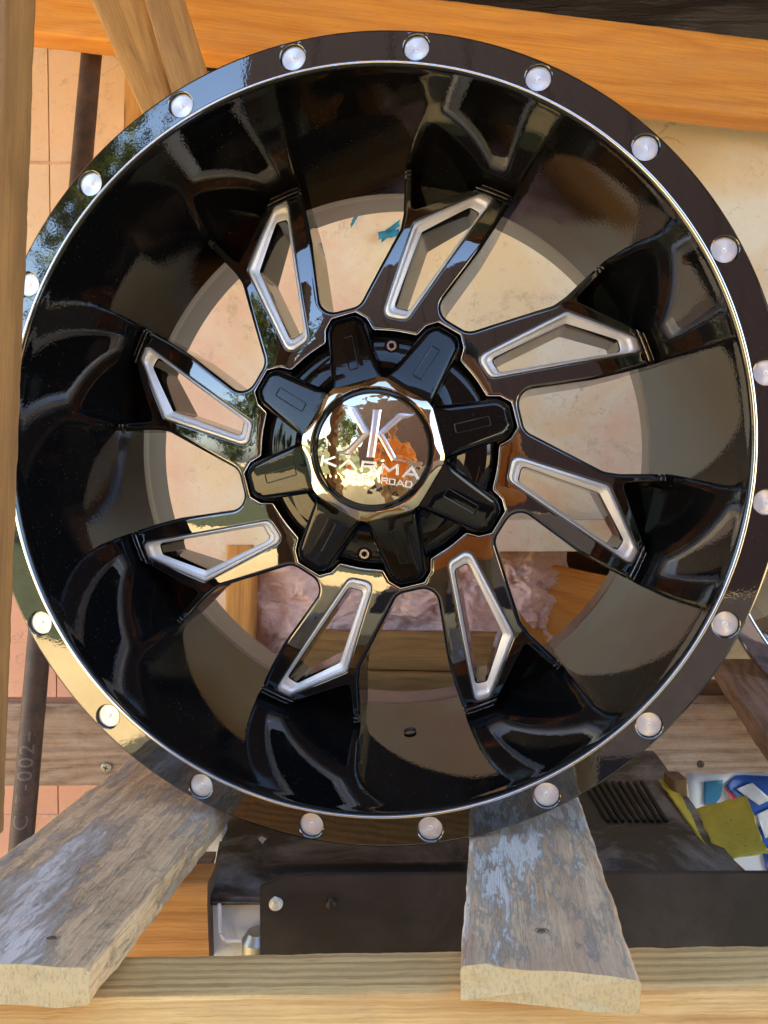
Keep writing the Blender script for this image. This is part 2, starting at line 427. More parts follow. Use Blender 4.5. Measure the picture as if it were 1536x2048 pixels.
w1, w2, wb, wi1, wi2 = P2(.763, -25.9), P2(.757, -23.2), P2(.652, -35.2), P2(.418, -40.0), P2(.414, -33.6)
W_IN = rounded([w1, w2, wi2, wi1, wb], [.010, .010, .012, .012, .012], True, 5, .02)
def build_sector():
    # opening edges (clockwise side of this spoke = S2, anticlockwise side = S1 of the neighbouring opening, turned by -45)
    open_pts = [(.88, -18.6), (.74, -18.7), (.651, -19.2), (.432, -24.2), (.428, -8.6), (.655, 4.3), (.70, 4.5), (.88, 3.4)]
    OP = rounded([P2(r, a) for r, a in open_pts], [0, .2, .2, .045, .045, .06, .1, 0], False, 8, .02)
    OPn = rounded([P2(r, a - 45) for r, a in open_pts], [0, .2, .2, .045, .045, .06, .1, 0], False, 8, .02)
    SK = socket_poly()
    pocket = rounded([P2(.95, -40.9), P2(.84, -40.1), P2(.78, -39.6), P2(.706, -38.7), P2(.760, -31.9), P2(.822, -26.3), P2(.95, -18)], [0, 0, .05, .014, .1, .1, 0], False, 6, .015)
    a0, a1 = ARM - 45, ARM
    RO = .865
    verts = []; edges = []
    def add(line, closed=False):
        b = len(verts); verts.extend(line); n = len(line)
        for i in range(n if closed else n - 1): edges.append((b + i, b + (i + 1) % n))
    wf = .013
    offs = (0, .0006, .0025, .006, .0095, wf)
    for d in offs:
        for sg in ((1, -1) if d else (1,)):
            add(offset(OP, sg * d, False)); add(offset(OPn, sg * d, False)); add(offset(SK, sg * d, True), True)
    # orientation-independent: keep only what lies inside the domain later
    for d in (0, .0005, .002, .006):
        for sg in ((1, -1) if d else (1,)): add(offset(W_OUT, sg * d, True), True)
    for d in (0, .002, .005, .010, .016, .021):
        for sg in ((1, -1) if d else (1,)): add(offset(pocket, sg * d, False))
    add([P2(.30, a0), P2(.95, a0)]); add([P2(.30, a1), P2(.95, a1)])
    add([P2(RO, a) for a in np.linspace(a0 - 1, a1 + 1, 50)])
    for rr in _pr[3:-1, 0]:
        add([P2(rr, a) for a in np.linspace(a0, a1, 40)])
    for r in np.arange(.40, .80, .018):
        for a in np.arange(a0 + .8, a1, 1.1 / r): verts.append(P2(r, a))
    V, T = cdt(verts, edges)
    V = np.array(V); T = np.array([t for t in T if len(t) == 3]); cen = V[T].mean(1)
    rad = np.hypot(cen[:, 0], cen[:, 1]); ang = np.degrees(np.arctan2(cen[:, 0], -cen[:, 1]))
    keep = (ang > a0) & (ang < a1) & (rad < RO) & ~inpoly_np(cen, SK) & ~inpoly_np(cen, OP) & ~inpoly_np(cen, OPn) & ~inpoly_np(cen, W_OUT)
    T = T[keep]
    # heights
    r = np.hypot(V[:, 0], V[:, 1])
    def drop(d, w_): d = np.clip(d, 0, w_); return w_ - np.sqrt(np.maximum(0, w_ * w_ - (w_ - d) ** 2))
    def height(Q):
        r_ = np.hypot(Q[:, 0], Q[:, 1]); z = zb(r_)
        dO = np.minimum(dist_np(Q, OP), dist_np(Q, OPn)); z = z + drop(dO, wf)
        z = z + drop(dist_np(Q, SK, True), .007) + drop(dist_np(Q, W_OUT, True), .006)
        inP = inpoly_np(Q, pocket); dp = dist_np(Q, pocket); t = np.clip(dp / .021, 0, 1)
        zf = .372 + (r_ - .70) / .13 * .118
        s = t * t * (3 - 2 * t)
        return np.where(inP, z + (np.maximum(zf, z) - z) * s, z)
    z = height(V)
    e_ = .0004; gx = (height(V + [e_, 0]) - height(V - [e_, 0])) / (2 * e_); gy = (height(V + [0, e_]) - height(V - [0, e_])) / (2 * e_)
    NV = np.c_[gx, gy, -np.ones(len(V))]; NV /= np.linalg.norm(NV, axis=1)[:, None]
    # boundary edges -> walls
    cnt = {}
    for t_ in T:
        for i in range(3):
            e = (t_[i], t_[(i + 1) % 3]); k = (min(e), max(e)); cnt.setdefault(k, []).append(e)
    used = sorted(set(T.ravel())); mp = {o: i for i, o in enumerate(used)}
    P = [vec3(V[o][0], V[o][1], z[o]) for o in used]
    Fc = [tuple(mp[i] for i in t_) for t_ in T]
    drift = 0
    levels = (.10, .45, 1.0)
    wl = [dict() for _ in levels]
    angv = np.degrees(np.arctan2(V[:, 0], -V[:, 1]))
    for k, es in cnt.items():
        if len(es) != 1: continue
        a, b = es[0]
        am = (angv[a] + angv[b]) / 2; rm = (r[a] + r[b]) / 2
        if abs(angv[a] - a0) < .02 and abs(angv[b] - a0) < .02: continue
        if abs(angv[a] - a1) < .02 and abs(angv[b] - a1) < .02: continue
        if r[a] > RO - .003 and r[b] > RO - .003: continue
        prev = (mp[a], mp[b])
        for li, lv in enumerate(levels):
            cur = []
            for q in (a, b):
                if q not in wl[li]:
                    wl[li][q] = len(P); zz = z[q] + (Z_BACK - z[q]) * lv
                    P.append(vec3(V[q][0], V[q][1], zz))
                cur.append(wl[li][q])
            Fc.append((prev[1], prev[0], cur[0], cur[1])); prev = tuple(cur)
    me = mesh('spoke', P, Fc)
    bm = bmesh.new(); bm.from_mesh(me); bmesh.ops.remove_doubles(bm, verts=bm.verts, dist=1e-6)
    bmesh.ops.recalc_face_normals(bm, faces=bm.faces)
    # faces of the front must look toward -z
    s_ = sum(f.normal.z * f.calc_area() for f in bm.faces)
    if s_ > 0: bmesh.ops.reverse_faces(bm, faces=bm.faces)
    bm.to_mesh(me); bm.free(); sharpen(me, 55)
    # exact normals of the height field on the front faces (walls keep their own)
    key = {(round(P[mp[o]][0], 6), round(P[mp[o]][1], 6), round(P[mp[o]][2], 6)): o for o in used}
    dedge = np.minimum(np.minimum(dist_np(V, OP), dist_np(V, OPn)), np.minimum(dist_np(V, SK, True), dist_np(V, W_OUT, True)))
    cn = [tuple(c.vector) for c in me.corner_normals]; nl_ = list(cn)
    for f in me.polygons:
        if len(f.vertices) != 3: continue
        for li in f.loop_indices:
            co_ = me.vertices[me.loops[li].vertex_index].co; o = key.get((round(co_.x, 6), round(co_.y, 6), round(co_.z, 6)))
            if o is not None and dedge[o] > .0009: nl_[li] = tuple(NV[o])
    me.normals_split_custom_set(nl_)
    return me
def build_trim():
    """milled frame: lofted between the outer and inner window outlines, then the window's own walls."""
    n = len(W_OUT)
    def resample(poly, keyidx=None, m=200):
        Q = np.array(poly + [poly[0]]); s = np.r_[0, np.cumsum(np.hypot(*np.diff(Q, axis=0).T))]; return Q, s
    # match corner to corner
    def corners(poly, pts):
        Q = np.array(poly); return [int(np.argmin(np.hypot(*(Q - np.array(c)).T))) for c in pts]
    def seg(poly, i, j, m):
        idx = []; k = i
        while True:
            idx.append(k)
            if k == j: break
            k = (k + 1) % len(poly)
        Q = np.array([poly[k] for k in idx]); s = np.r_[0, np.cumsum(np.hypot(*np.diff(Q, axis=0).T))]
        u = np.linspace(0, s[-1], m + 1)[:-1]; return [(np.interp(x, s, Q[:, 0]), np.interp(x, s, Q[:, 1])) for x in u]
    co = corners(W_OUT, [T1, T2, I2, I1, B_]); ci = corners(W_IN, [w1, w2, wi2, wi1, wb])
    O = []; I = []
    for k, m in enumerate((10, 40, 14, 34, 30)):
        O += seg(W_OUT, co[k], co[(k + 1) % 5], m); I += seg(W_IN, ci[k], ci[(k + 1) % 5], m)
    m = len(O); V = []; Fc = []; mi = []
    prof = [(0.0, .010), (0.0, .0015), (.04, -.0015), (.12, -.003), (.30, -.0035), (.40, -.001), (.50, .004), (.62, .006), (.9, .0085), (1.0, .0115)]
    rows = []
    for f, dz in prof:
        row = []
        for k in range(m):
            x = O[k][0] + (I[k][0] - O[k][0]) * f; y = O[k][1] + (I[k][1] - O[k][1]) * f
            row.append(len(V)); V.append(vec3(x, y, float(zb(min(.812, math.hypot(x, y)))) + dz))
        rows.append(row)
    nb = len(rows)
    for i in range(nb - 1):
        for k in range(m):
            Fc.append((rows[i][k], rows[i][(k + 1) % m], rows[i + 1][(k + 1) % m], rows[i + 1][k])); mi.append(0)
    me = mesh('window_trim', V, Fc); fix_normals(me); bm = bmesh.new(); bm.from_mesh(me)
    if sum(f.normal.z for f in bm.faces) > 0: bmesh.ops.reverse_faces(bm, faces=bm.faces)
    bm.to_mesh(me); bm.free(); sharpen(me, 38)
    # walls
    V2 = []; F2 = []; prev = None
    cx = sum(q[0] for q in I) / m; cy = sum(q[1] for q in I) / m
    for dz, sc in ((0, 1.), (.004, .985), (.06, .975), (None, .955)):
        row = []
        for k in range(m):
            x, y = cx + (I[k][0] - cx) * sc, cy + (I[k][1] - cy) * sc
            z0 = float(zb(math.hypot(*I[k]))) + .0115
            z = Z_BACK if dz is None else z0 + dz
            row.append(len(V2)); V2.append(vec3(x, y, z))
        if prev:
            for k in range(m): F2.append((prev[k], prev[(k + 1) % m], row[(k + 1) % m], row[k]))
        prev = row
    me2 = mesh('window_wall', V2, F2); fix_normals(me2); sharpen(me2, 30)
    return me, me2
def tube_loop(name, pts3, rad, n=6):
    V = []; Fc = []; m = len(pts3); P = [Vector(q) for q in pts3]
    for i in range(m):
        t = (P[(i + 1) % m] - P[i - 1]).normalized(); u = Vector((0, 0, 1)); v = t.cross(u).normalized()
        for k in range(n):
            a = 2 * math.pi * k / n; V.append(P[i] + (v * math.cos(a) + u * math.sin(a)) * rad)
    for i in range(m):
        for k in range(n): Fc.append((i * n + k, i * n + (k + 1) % n, ((i + 1) % m) * n + (k + 1) % n, ((i + 1) % m) * n + k))
    return fix_normals(mesh(name, V, Fc))
RIV0 = math.degrees(.118729692)
def build_barrel():
    """lip, dish, rear and outside in one mesh; lip face pierced by twenty counterbores."""
    prof = [(.966, -.0215), (.9655, -.019)]
    o_ = [(1.034, -.0205), (1.0385, -.018), (1.0415, -.012), (1.043, 0.), (1.043, .018), (1.039, .032), (1.03, .042), (1.0, .052), (.965, .062), (.955, .085), (.952, .13), (.942, .20), (.928, .26), (.905, .34), (.885, .44), (.868, .54), (.866, .62), (.872, .70), (.89, .74), (.925, .77), (.95, .775), (.955, .785), (.95, .795), (.93, .797), (.86, .797), (.842, .792), (.836, .778)]
    inn = [(.9575, -.0235), (.953, -.021), (.9502, -.012), (.9485, 0.)] + [(.9485 + (.846 - .9485) * t, .415 * t) for t in np.linspace(.04, 1, 40)] + [(.832, .476), (.8175, .536)]
    meO = revolve('barrel_outer', o_); meI = revolve('barrel', inn, 320)
    # lip face
    V = []; E = []; hr = .0325
    for k in (0,):
        a0, a1 = -9, 9
        def add(l, closed=False):
            b = len(V); V.extend(l)
            for i in range(len(l) if closed else len(l) - 1): E.append((b + i, b + (i + 1) % len(l)))
        n = 16
        ring = [P2(.9645, a) for a in np.linspace(a0, a1, n + 1)] + [P2(1.034, a) for a in np.linspace(a1, a0, n + 1)]
        add(ring, True); cx, cy = P2(1.0, 0)
        for h in (hr, hr + .002): add([(cx + h * math.cos(t), cy + h * math.sin(t)) for t in np.linspace(0, 2 * math.pi, 33)[:-1]], True)
    v, t = cdt(V, E); v = np.array(v); t = [q for q in t if len(q) == 3]
    cen = np.array([v[list(q)].mean(0) for q in t]); rad = np.hypot(*cen.T)
    dc = np.hypot(cen[:, 0] - cx, cen[:, 1] - cy); t = [q for q, d in zip(t, dc) if d > hr * .995]
    def zl(x, y):
        r = math.hypot(x, y); zz = -.0215 + (r - .9645) / (1.034 - .9645) * .001
        d = math.hypot(x - cx, y - cy); return zz + (.0015 if d < hr + .001 else 0)
    VV = []; FF = []
    for k in range(20):
        a = RIV0 + 18 * k; c, s = math.cos(R(a)), math.sin(R(a)); b = len(VV)
        for x, y in v: VV.append(vec3(x * c - y * s, x * s + y * c, zl(x, y)))
        FF += [tuple(b + i for i in q) for q in t]
        for z0, z1 in ((-.0198, .006),):
            b = len(VV)
            for j in range(32):
                th = 2 * math.pi * j / 32; x, y = cx + hr * math.cos(th), cy + hr * math.sin(th)
                VV.append(vec3(x * c - y * s, x * s + y * c, z0)); VV.append(vec3(x * c - y * s, x * s + y * c, z1))
            for j in range(32): q = (j + 1) % 32; FF.append((b + 2 * j, b + 2 * q, b + 2 * q + 1, b + 2 * j + 1))
    meL = mesh('lip_face', VV, FF, smooth=True)
    bm = bmesh.new()
    for m_ in (meO, meL): bm.from_mesh(m_)
    bmesh.ops.remove_doubles(bm, verts=bm.verts, dist=2e-6)
    bmesh.ops.recalc_face_normals(bm, faces=bm.faces)
    if sum(f.normal.z * f.calc_area() for f in bm.faces if f.calc_center_median().z < 0) > 0: bmesh.ops.reverse_faces(bm, faces=bm.faces)
    me = bpy.data.meshes.new('outer_rim'); bm.to_mesh(me); bm.free(); sharpen(me, 35)
    fix_normals(meI)
    return me, meI
def disc_mesh(name, prof, n=48):
    V = []; Fc = []
    for r, z in prof:
        for k in range(n): a = 2 * math.pi * k / n; V.append((r * math.cos(a) * S, r * math.sin(a) * S, z * S))
    for i in range(len(prof) - 1):
        for k in range(n): q = (k + 1) % n; Fc.append((i * n + k, i * n + q, (i + 1) * n + q, (i + 1) * n + k))
    Fc.append(tuple(range((len(prof) - 1) * n, len(prof) * n)))
    me = fix_normals(mesh(name, V, Fc)); return sharpen(me, 30)
def prism(name, poly, z0, z1, bev=.0, zf=None, n_in=1, smooth=False):
    """raised shape on the wheel: outline poly (x,y), base depth z0, top depth z1 (smaller = nearer), bevel inset."""
    n = len(poly); V = []; Fc = []
    ar = sum(poly[i][0] * poly[(i + 1) % n][1] - poly[(i + 1) % n][0] * poly[i][1] for i in range(n))
    ins = offset(poly, bev if ar > 0 else -bev, True) if bev else poly
    rows = [(poly, z0, 0), (poly, z1, bev * .7 if bev else 0)] + ([(ins, z1, 0)] if bev else [])
    for pl, z, dz in rows:
        for (x, y) in pl:
            zz = (zf(x, y) if zf and z is z1 else z) + dz; V.append(vec3(x, y, zz))
    for i in range(len(rows) - 1):
        for k in range(n): q = (k + 1) % n; Fc.append((i * n + k, i * n + q, (i + 1) * n + q, (i + 1) * n + k))
    top = [Vector((V[(len(rows) - 1) * n + k][0], V[(len(rows) - 1) * n + k][1])) for k in range(n)]
    tris = geometry.tessellate_polygon([[Vector((a.x, a.y, 0)) for a in top]])
    b = (len(rows) - 1) * n
    for tr in tris: Fc.append(tuple(b + i for i in tr))
    me = mesh(name, V, Fc, smooth=smooth); fix_normals(me); return me
CZ = .183
def capz(r): return .193 + (max(r, .19) - .19) * .39       # arm top depth
def build_cap(root):
    body = revolve('cap_body', [(.20, .33), (.345, .33), (.345, .303), (.30, .300), (.25, .288), (.215, .262), (.195, .235), (.19, .215)], 128); fix_normals(body)
    plate_poly = socket_poly(.0075)
    pm = prism('cap_plate', plate_poly, .36, .309, .004); sharpen(pm, 25)
    bmj = bmesh.new(); bmj.from_mesh(body); bmj.from_mesh(pm); bmj.to_mesh(pm); bmj.free()
    cap = link('center_cap', pm, M['cap'], root)
    # arms
    k8 = []
    prof = [(.175, .078), (.24, .071), (.31, .0635), (.366, .057), (.385, .047), (.399, .030)]
    pts = [(-w_, -r) for r, w_ in prof] + [(w_, -r) for r, w_ in reversed(prof)]
    pts = rounded(pts, .007, True, 3, .05)
    def zf(x, y): return capz(-y)
    V = []; Fc = []; n = len(pts)
    ar = sum(pts[i][0] * pts[(i + 1) % n][1] - pts[(i + 1) % n][0] * pts[i][1] for i in range(n)); sg = 1 if ar > 0 else -1
    rows = [(0, None), (0, .020), (.003, .010), (.007, .004), (.013, .0012), (.020, 0.)]
    for d, dz in rows:
        pl = offset(pts, sg * d, True)
        for i, (x, y) in enumerate(pl):
            V.append(vec3(x, y, .308 if dz is None else zf(x, y) + dz))
    for i in range(len(rows) - 1):
        for k in range(n): q = (k + 1) % n; Fc.append((i * n + k, i * n + q, (i + 1) * n + q, (i + 1) * n + k))
    b = (len(rows) - 1) * n
    for tr in geometry.tessellate_polygon([[Vector((V[b + k][0], V[b + k][1], 0)) for k in range(n)]]): Fc.append(tuple(b + i for i in tr))
    arm_me = fix_normals(mesh('cap_arm', V, Fc)); sharpen(arm_me, 50)
    # groove frame on each arm: thin rectangular ridge with a sunken floor
    gp = rounded([(-.0135, -.235), (.0135, -.235), (.0135, -.335), (-.0135, -.335)], .004, True, 3, .05)
    V = []; Fc = []; n = len(gp); ar = sum(gp[i][0] * gp[(i + 1) % n][1] - gp[(i + 1) % n][0] * gp[i][1] for i in range(n)); sg = 1 if ar > 0 else -1
    rws = [(-.002, .003), (-.0012, -.0012), (.001, -.0016), (.003, .0012), (.0045, .0015)]
    for d, dz in rws:
        for x, y in offset(gp, sg * d, True): V.append(vec3(x, y, zf(x, y) + dz))
    for i in range(len(rws) - 1):
        for k in range(n): q = (k + 1) % n; Fc.append((i * n + k, i * n + q, (i + 1) * n + q, (i + 1) * n + k))
    gr_me = fix_normals(mesh('groove', V, Fc)); arm_me.materials.append(M['cap']); gr_me.materials.append(M['cap'])
    for k in range(8):
        o = link('cap_arm', arm_me, None, cap); o.rotation_euler = (0, 0, R(ARM + 45 * k))
        # groove frame joined into the arm mesh on first pass
    bmj = bmesh.new(); bmj.from_mesh(arm_me); bmj.from_mesh(gr_me); bmj.to_mesh(arm_me); bmj.free()
    # octagonal chrome ring
    oc = []
    for k in range(8):
        a = -37.9 + 45 * k; oc += [P2(.203, a - 3.0), P2(.203, a + 3.0)]
    m = len(oc); V = []; Fc = []; ncir = 128
    oc2 = rounded(oc, 0, True, 1, .012)
    def ringpt(r, ang): return (r * math.sin(ang), -r * math.cos(ang))
    angs = [math.atan2(x, -y) for x, y in oc2]; n = len(oc2)
    rows = []
    for f, z in ((0, .23), (0, .182), (.05, .1735), (.5, .1665), (.9, .1625), (1, .1625)):
        rows.append([(x + (ringpt(.1725, a)[0] - x) * f, y + (ringpt(.1725, a)[1] - y) * f, z) for (x, y), a in zip(oc2, angs)])
    rows.append([(*ringpt(.171, a), .165) for a in angs]); rows.append([(*ringpt(.171, a), .182) for a in angs])
    for rw in rows:
        for q in rw: V.append(vec3(*q))
    for i in range(len(rows) - 1):
        for k in range(n): q = (k + 1) % n; Fc.append((i * n + k, i * n + q, (i + 1) * n + q, (i + 1) * n + k))
    me = fix_normals(mesh('octagon_ring', V, Fc)); sharpen(me, 14); link('octagon_ring', me, M['chrome'], cap)
    link('black_ring', fix_normals(revolve('black_ring', [(.1712, .174), (.168, .172), (.160, .172), (.1555, .1695), (.155, .183)], 128)), M['cap'], cap)
    # slightly domed disc
    prof = [(.1552, .183), (.1552, .1695), (.1535, .1675)] + [(.1535 * c, .1675 - .022 * (1 - c * c)) for c in (.85, .7, .55, .4, .25, .1, .02)]
    disc = link('badge_disc', disc_mesh('badge_disc', prof, 128), M['badge'], cap)
    # badge artwork: photo crop coordinates (4.8x, origin 590,740) laid on the disc plane
    def bp(X, Y):
        px, py = 590 + X / 4.8, 740 + Y / 4.8
        d = np.array([(px - 768) / F, (py - 1024) / F, 1.]); Rn = np.array(Rw); t = np.array(Tw)
        dw = Rn.T @ d; o = -Rn.T @ t; s = (.152 - o[2]) / dw[2]; q = o + s * dw; return (q[0], q[1])
    def ztop(h): return lambda x, y: .1455 + .022 * ((x * x + y * y) / .0236) - h
    def shape(name, poly, h, bev, mat, parent=cap):
        pl = [bp(*q) for q in poly]; me = prism(name, pl, .176, .17, bev, ztop(h)); return link(name, me, mat, parent)
    shape('left_chevron', [(450, 335), (585, 350), (728, 604), (525, 822), (392, 796), (470, 778), (515, 745), (652, 604), (520, 385), (495, 350)], .0085, .0052, M['emblem'])
    shape('centre_bar', [(750, 375), (830, 380), (802, 600), (768, 842), (693, 838), (728, 600)], .0085, .0052, M['emblem'])
    shape('right_chevron', [(985, 398), (1150, 410), (1085, 455), (1030, 465), (855, 620), (975, 835), (1072, 886), (930, 876), (788, 618)], .0085, .0052, M['emblem'])
    def stroke(bm_list, pl, w_, h):
        for (a, b) in zip(pl[:-1], pl[1:]):
            A = np.array(bp(*a)); B = np.array(bp(*b)); u = (B - A) / max(1e-9, np.hypot(*(B - A))); nn = np.array([-u[1], u[0]]) * w_ / 2; e = u * w_ / 2 * .9
            bm_list.append([tuple(A - e + nn), tuple(B + e + nn), tuple(B + e - nn), tuple(A - e - nn)])
    letters = [('letter_k', [[(262, 826), (246, 914)], [(375, 838), (270, 872), (385, 922)]]),
               ('letter_a', [[(432, 936), (520, 862), (590, 955)]]),
               ('letter_r', [[(645, 968), (655, 882), (772, 893), (775, 928), (662, 925)], [(715, 930), (768, 978)]]),
               ('letter_m', [[(832, 985), (846, 908), (905, 968), (985, 918), (982, 1000)]]),
               ('letter_a', [[(1040, 1022), (1122, 936), (1175, 1042)], [(1075, 1000), (1150, 1006)]])]
    small = [('letter_o', [[(585, 1002), (638, 1007), (633, 1060), (580, 1055), (585, 1002)]]), ('letter_f', [[(660, 1068), (667, 1012), (718, 1018)], [(664, 1040), (703, 1044)]]),
             ('letter_f', [[(728, 1074), (735, 1020), (784, 1026)], [(732, 1048), (770, 1052)]]), ('hyphen', [[(790, 1056), (812, 1059)]]),
             ('letter_r', [[(832, 1087), (839, 1036), (888, 1042), (886, 1064), (838, 1062)], [(866, 1064), (884, 1092)]]), ('letter_o', [[(910, 1047), (960, 1053), (955, 1102), (905, 1097), (910, 1047)]]),
             ('letter_a', [[(975, 1110), (1010, 1062), (1040, 1117)], [(990, 1097), (1030, 1101)]]), ('letter_d', [[(1060, 1122), (1068, 1068), (1108, 1073), (1122, 1100), (1106, 1128), (1060, 1122)]])]
    for w_, lst in ((.0066, letters), (.0032, small)):
        for nm, pls in lst:
            ql = []
            for pl in pls: stroke(ql, pl, w_, 0)
            bm = bmesh.new()
            for i, q in enumerate(ql):
                me = prism('tmp', q, .176, .17, w_ * .14, ztop(.003 + .0002 * i)); bm.from_mesh(me); bpy.data.meshes.remove(me)
            me = bpy.data.meshes.new(nm); bm.to_mesh(me); bm.free(); link(nm, me, M['chrome_letter'], cap)
    shape('red_triangle', [(518, 905), (486, 944), (545, 948)], .0022, .0004, M['red'])
    # two socket screws between the arms
    sc_me = disc_mesh('cap_screw', [(.0155, .02), (.0155, .002), (.014, 0.), (.0085, 0.), (.0075, .001), (.0075, .007), (.002, .0075)], 32)
    sc_me.materials.append(M['edge'])
    for ang in (6.4, 186.6):
        x, y = P2(.3065, ang); o = link('cap_screw', sc_me, None, cap, vec3(x, y, .2935))
    wash = disc_mesh('screw_boss', [(.022, .02), (.022, .004), (.020, .001), (.017, .001), (.0165, .004)], 32); wash.materials.append(M['cap'])
    for ang in (6.4, 186.6):
        x, y = P2(.3065, ang); o = link('screw_boss', wash, None, cap, vec3(x, y, .2955))
    return cap
def build_wheel():
    root = empty('alloy_wheel')
    rim_me, bar_me = build_barrel()
    link('outer_rim', rim_me, M['lip'], root); link('barrel', bar_me, M['barrel'], root)
    link('milled_lip_ring', fix_normals(revolve('milled_lip_ring', [(.9655, -.0195), (.965, -.0222), (.9635, -.0236), (.959, -.0242), (.9572, -.0236), (.9572, -.020)], 320)), M['edge'], root)
    link('inner_barrel', fix_normals(revolve('inner_barrel', [(.8175, .536), (.8195, .5385), (.822, .60), (.830, .70), (.836, .778)], 256)), M['satin'], root)
    rv = disc_mesh('rivet', [(.0318, .012), (.0318, .0018), (.0308, .0004), (.028, 0.), (.0205, 0.0003), (.010, .0005), (.0072, .0004), (.0062, .0016), (.0052, .0018), (.0045, -.0002), (.0012, -.001)], 48)
    rv.materials.append(M['rivet'])
    for k in range(20):
        a = RIV0 + 18 * k; x, y = P2(1.0, a); o = link('rivet', rv, None, root, vec3(x, y, -.011)); o.rotation_euler = (0, 0, R(a + k * 37))
    sp = build_sector(); tr, wl = build_trim(); sp.materials.append(M['gloss']); tr.materials.append(M['milled']); wl.materials.append(M['inner_gloss'])
    for k in range(8):
        o = link('spoke', sp, None, root); o.rotation_euler = (0, 0, R(45 * k))
        link('window_trim', tr, None, o); link('window_wall', wl, None, o)
    sk = socket_poly(-.001); link('milled_hub_edge', tube_loop('milled_hub_edge', [vec3(x, y, .2965) for x, y in sk], .0019 * S), M['edge'], root)
    link('hub_back', fix_normals(revolve('hub_back', [(.02, .36), (.42, .36), (.425, .56), (.02, .56)], 96)), M['satin'], root)
    build_cap(root)
    x, y = P2(.8545, 173.0)
    vh = link('valve_hole', disc_mesh('valve_hole', [(.019, -.002), (.0165, .001), (.014, .004)], 32), M['black_hole'], root, vec3(x, y, .365))
    n_ = Vector((-x, -y, 0)).normalized(); n_.z = -.25; n_.normalize()
    vh.rotation_mode = 'QUATERNION'; vh.rotation_quaternion = (-n_).to_track_quat('Z', 'Y')
    return root
wheel = build_wheel(); wheel.matrix_world = wheel_matrix()
tag(wheel, 'gloss black eight-spoke deep-dish wheel with silver milled windows and rivets, resting on two planks', 'wheel', 'alloy wheels on the rack')
#@@SETTING
# ------------------------------------------------------------------ second wheel (bright finish), behind at the right
def copy_tree(o, parent=None, swap=None):
    c = o.copy(); C.objects.link(c); c.parent = parent
    if swap and c.type == 'MESH':
        for sl_ in c.material_slots:
            if sl_.material.name in swap: m_ = swap[sl_.material.name]; sl_.link = 'OBJECT'; sl_.material = m_
    for ch in list(o.children): copy_tree(ch, c, swap)
    return c
M['dark_chrome'] = metal('bright_chrome_paint', (.62, .60, .60), .05, bump=.08)
w2 = copy_tree(wheel, None, {'gloss_black_paint': M['chrome'], 'gloss_black_barrel': M['dark_chrome'], 'gloss_black_lip': M['dark_chrome']})
w2.matrix_world = wheel_matrix(Rw, ((1948 - 768) / F * 3.32, (1010 - 1024) / F * 3.32, 3.32)) @ Matrix.Rotation(R(20), 4, 'Z')
tag(w2, 'bright chrome wheel mostly out of view behind the right side of the black wheel', 'wheel', 'alloy wheels on the rack')
# ------------------------------------------------------------------ rack planks and beams
hl, hr_ = .89, .915
def plank(name, near, far, h, t, mat, endm, **k):
    n0, n1 = on_plane(*near[0], h), on_plane(*near[1], h); f0, f1 = on_plane(*far[0], h), on_plane(*far[1], h)
    e = Vector((0, 0, -t * S)); return board(name, [n0, n1, n1 + e, n0 + e, f0, f1, f1 + e, f0 + e], mat, endm=endm, **k)
p1 = plank('support_plank', [(-270, 1922), (179, 1935)], [(436, 1380), (634, 1380)], hl, .075, M['plank_a'], M['end'], nl=120, jit=.0014, seed=3, rough_end=.0015)
tag(p1, 'dirty weathered plank with flaking white paint under the left side of the wheel', 'plank', 'planks holding up the black wheel')
p2 = plank('support_plank', [(921, 1926), (1281, 1957)], [(962, 1374), (1085, 1374)], hr_, .070, M['plank_b'], M['end'], nl=120, jit=.0012, seed=9, rough_end=.0028)
tag(p2, 'shorter-looking grey plank with blue-white flaking paint and rough sawn end below the wheel at right', 'plank', 'planks holding up the black wheel')
def nail_hole(px, py, h, parent, r=.0045):
    P = on_plane(px, py, h); me = disc_mesh('nail_hole', [(r / S * 1.5, -.0008), (r / S * 1.3, .0012), (r / S, .0012), (r / S * .8, -.0014)], 20)
    o = link('nail_hole', me, M['rust'], parent); o.matrix_world = Matrix.Translation(P + Vector((0, 0, .0004))) @ Matrix.Diagonal((1.2, .8, -1, 1)); return o
M['rust'] = simple('rusty_metal', (.13, .085, .05), .7, .5, 300)
nail_hole(103, 1878, hl, p1, .0026); nail_hole(1083, 1863, hr_, p2, .0022)
hb = .985
A0, A1 = on_plane(-140, 1999, hb), on_plane(1700, 1968, hb); B0, B1 = on_plane(-140, 1917, hb), on_plane(1700, 1884, hb)
e = Vector((0, 0, -.33 * S))
fb = board('front_beam', [B0, A0, A0 + e, B0 + e, B1, A1, A1 + e, B1 + e], M['beam'], nl=140, jit=.0006, endm=M['end'], topsplit=set(range(10, 13)) , split_mat=M['beam_front'])
tag(fb, 'pale ridged treated beam running along the bottom under both planks', 'beam')
rb = quad_board('rear_beam', [(-130, 1407), (-130, 1573), (1700, 1569), (1700, 1403)], 3.72, AW * .14, M['weather'], nl=140, jit=.0006, seed=5)
tag(rb, 'weathered brown board with cracks and a screw, crossing behind the wheel at its lower edge', 'beam')
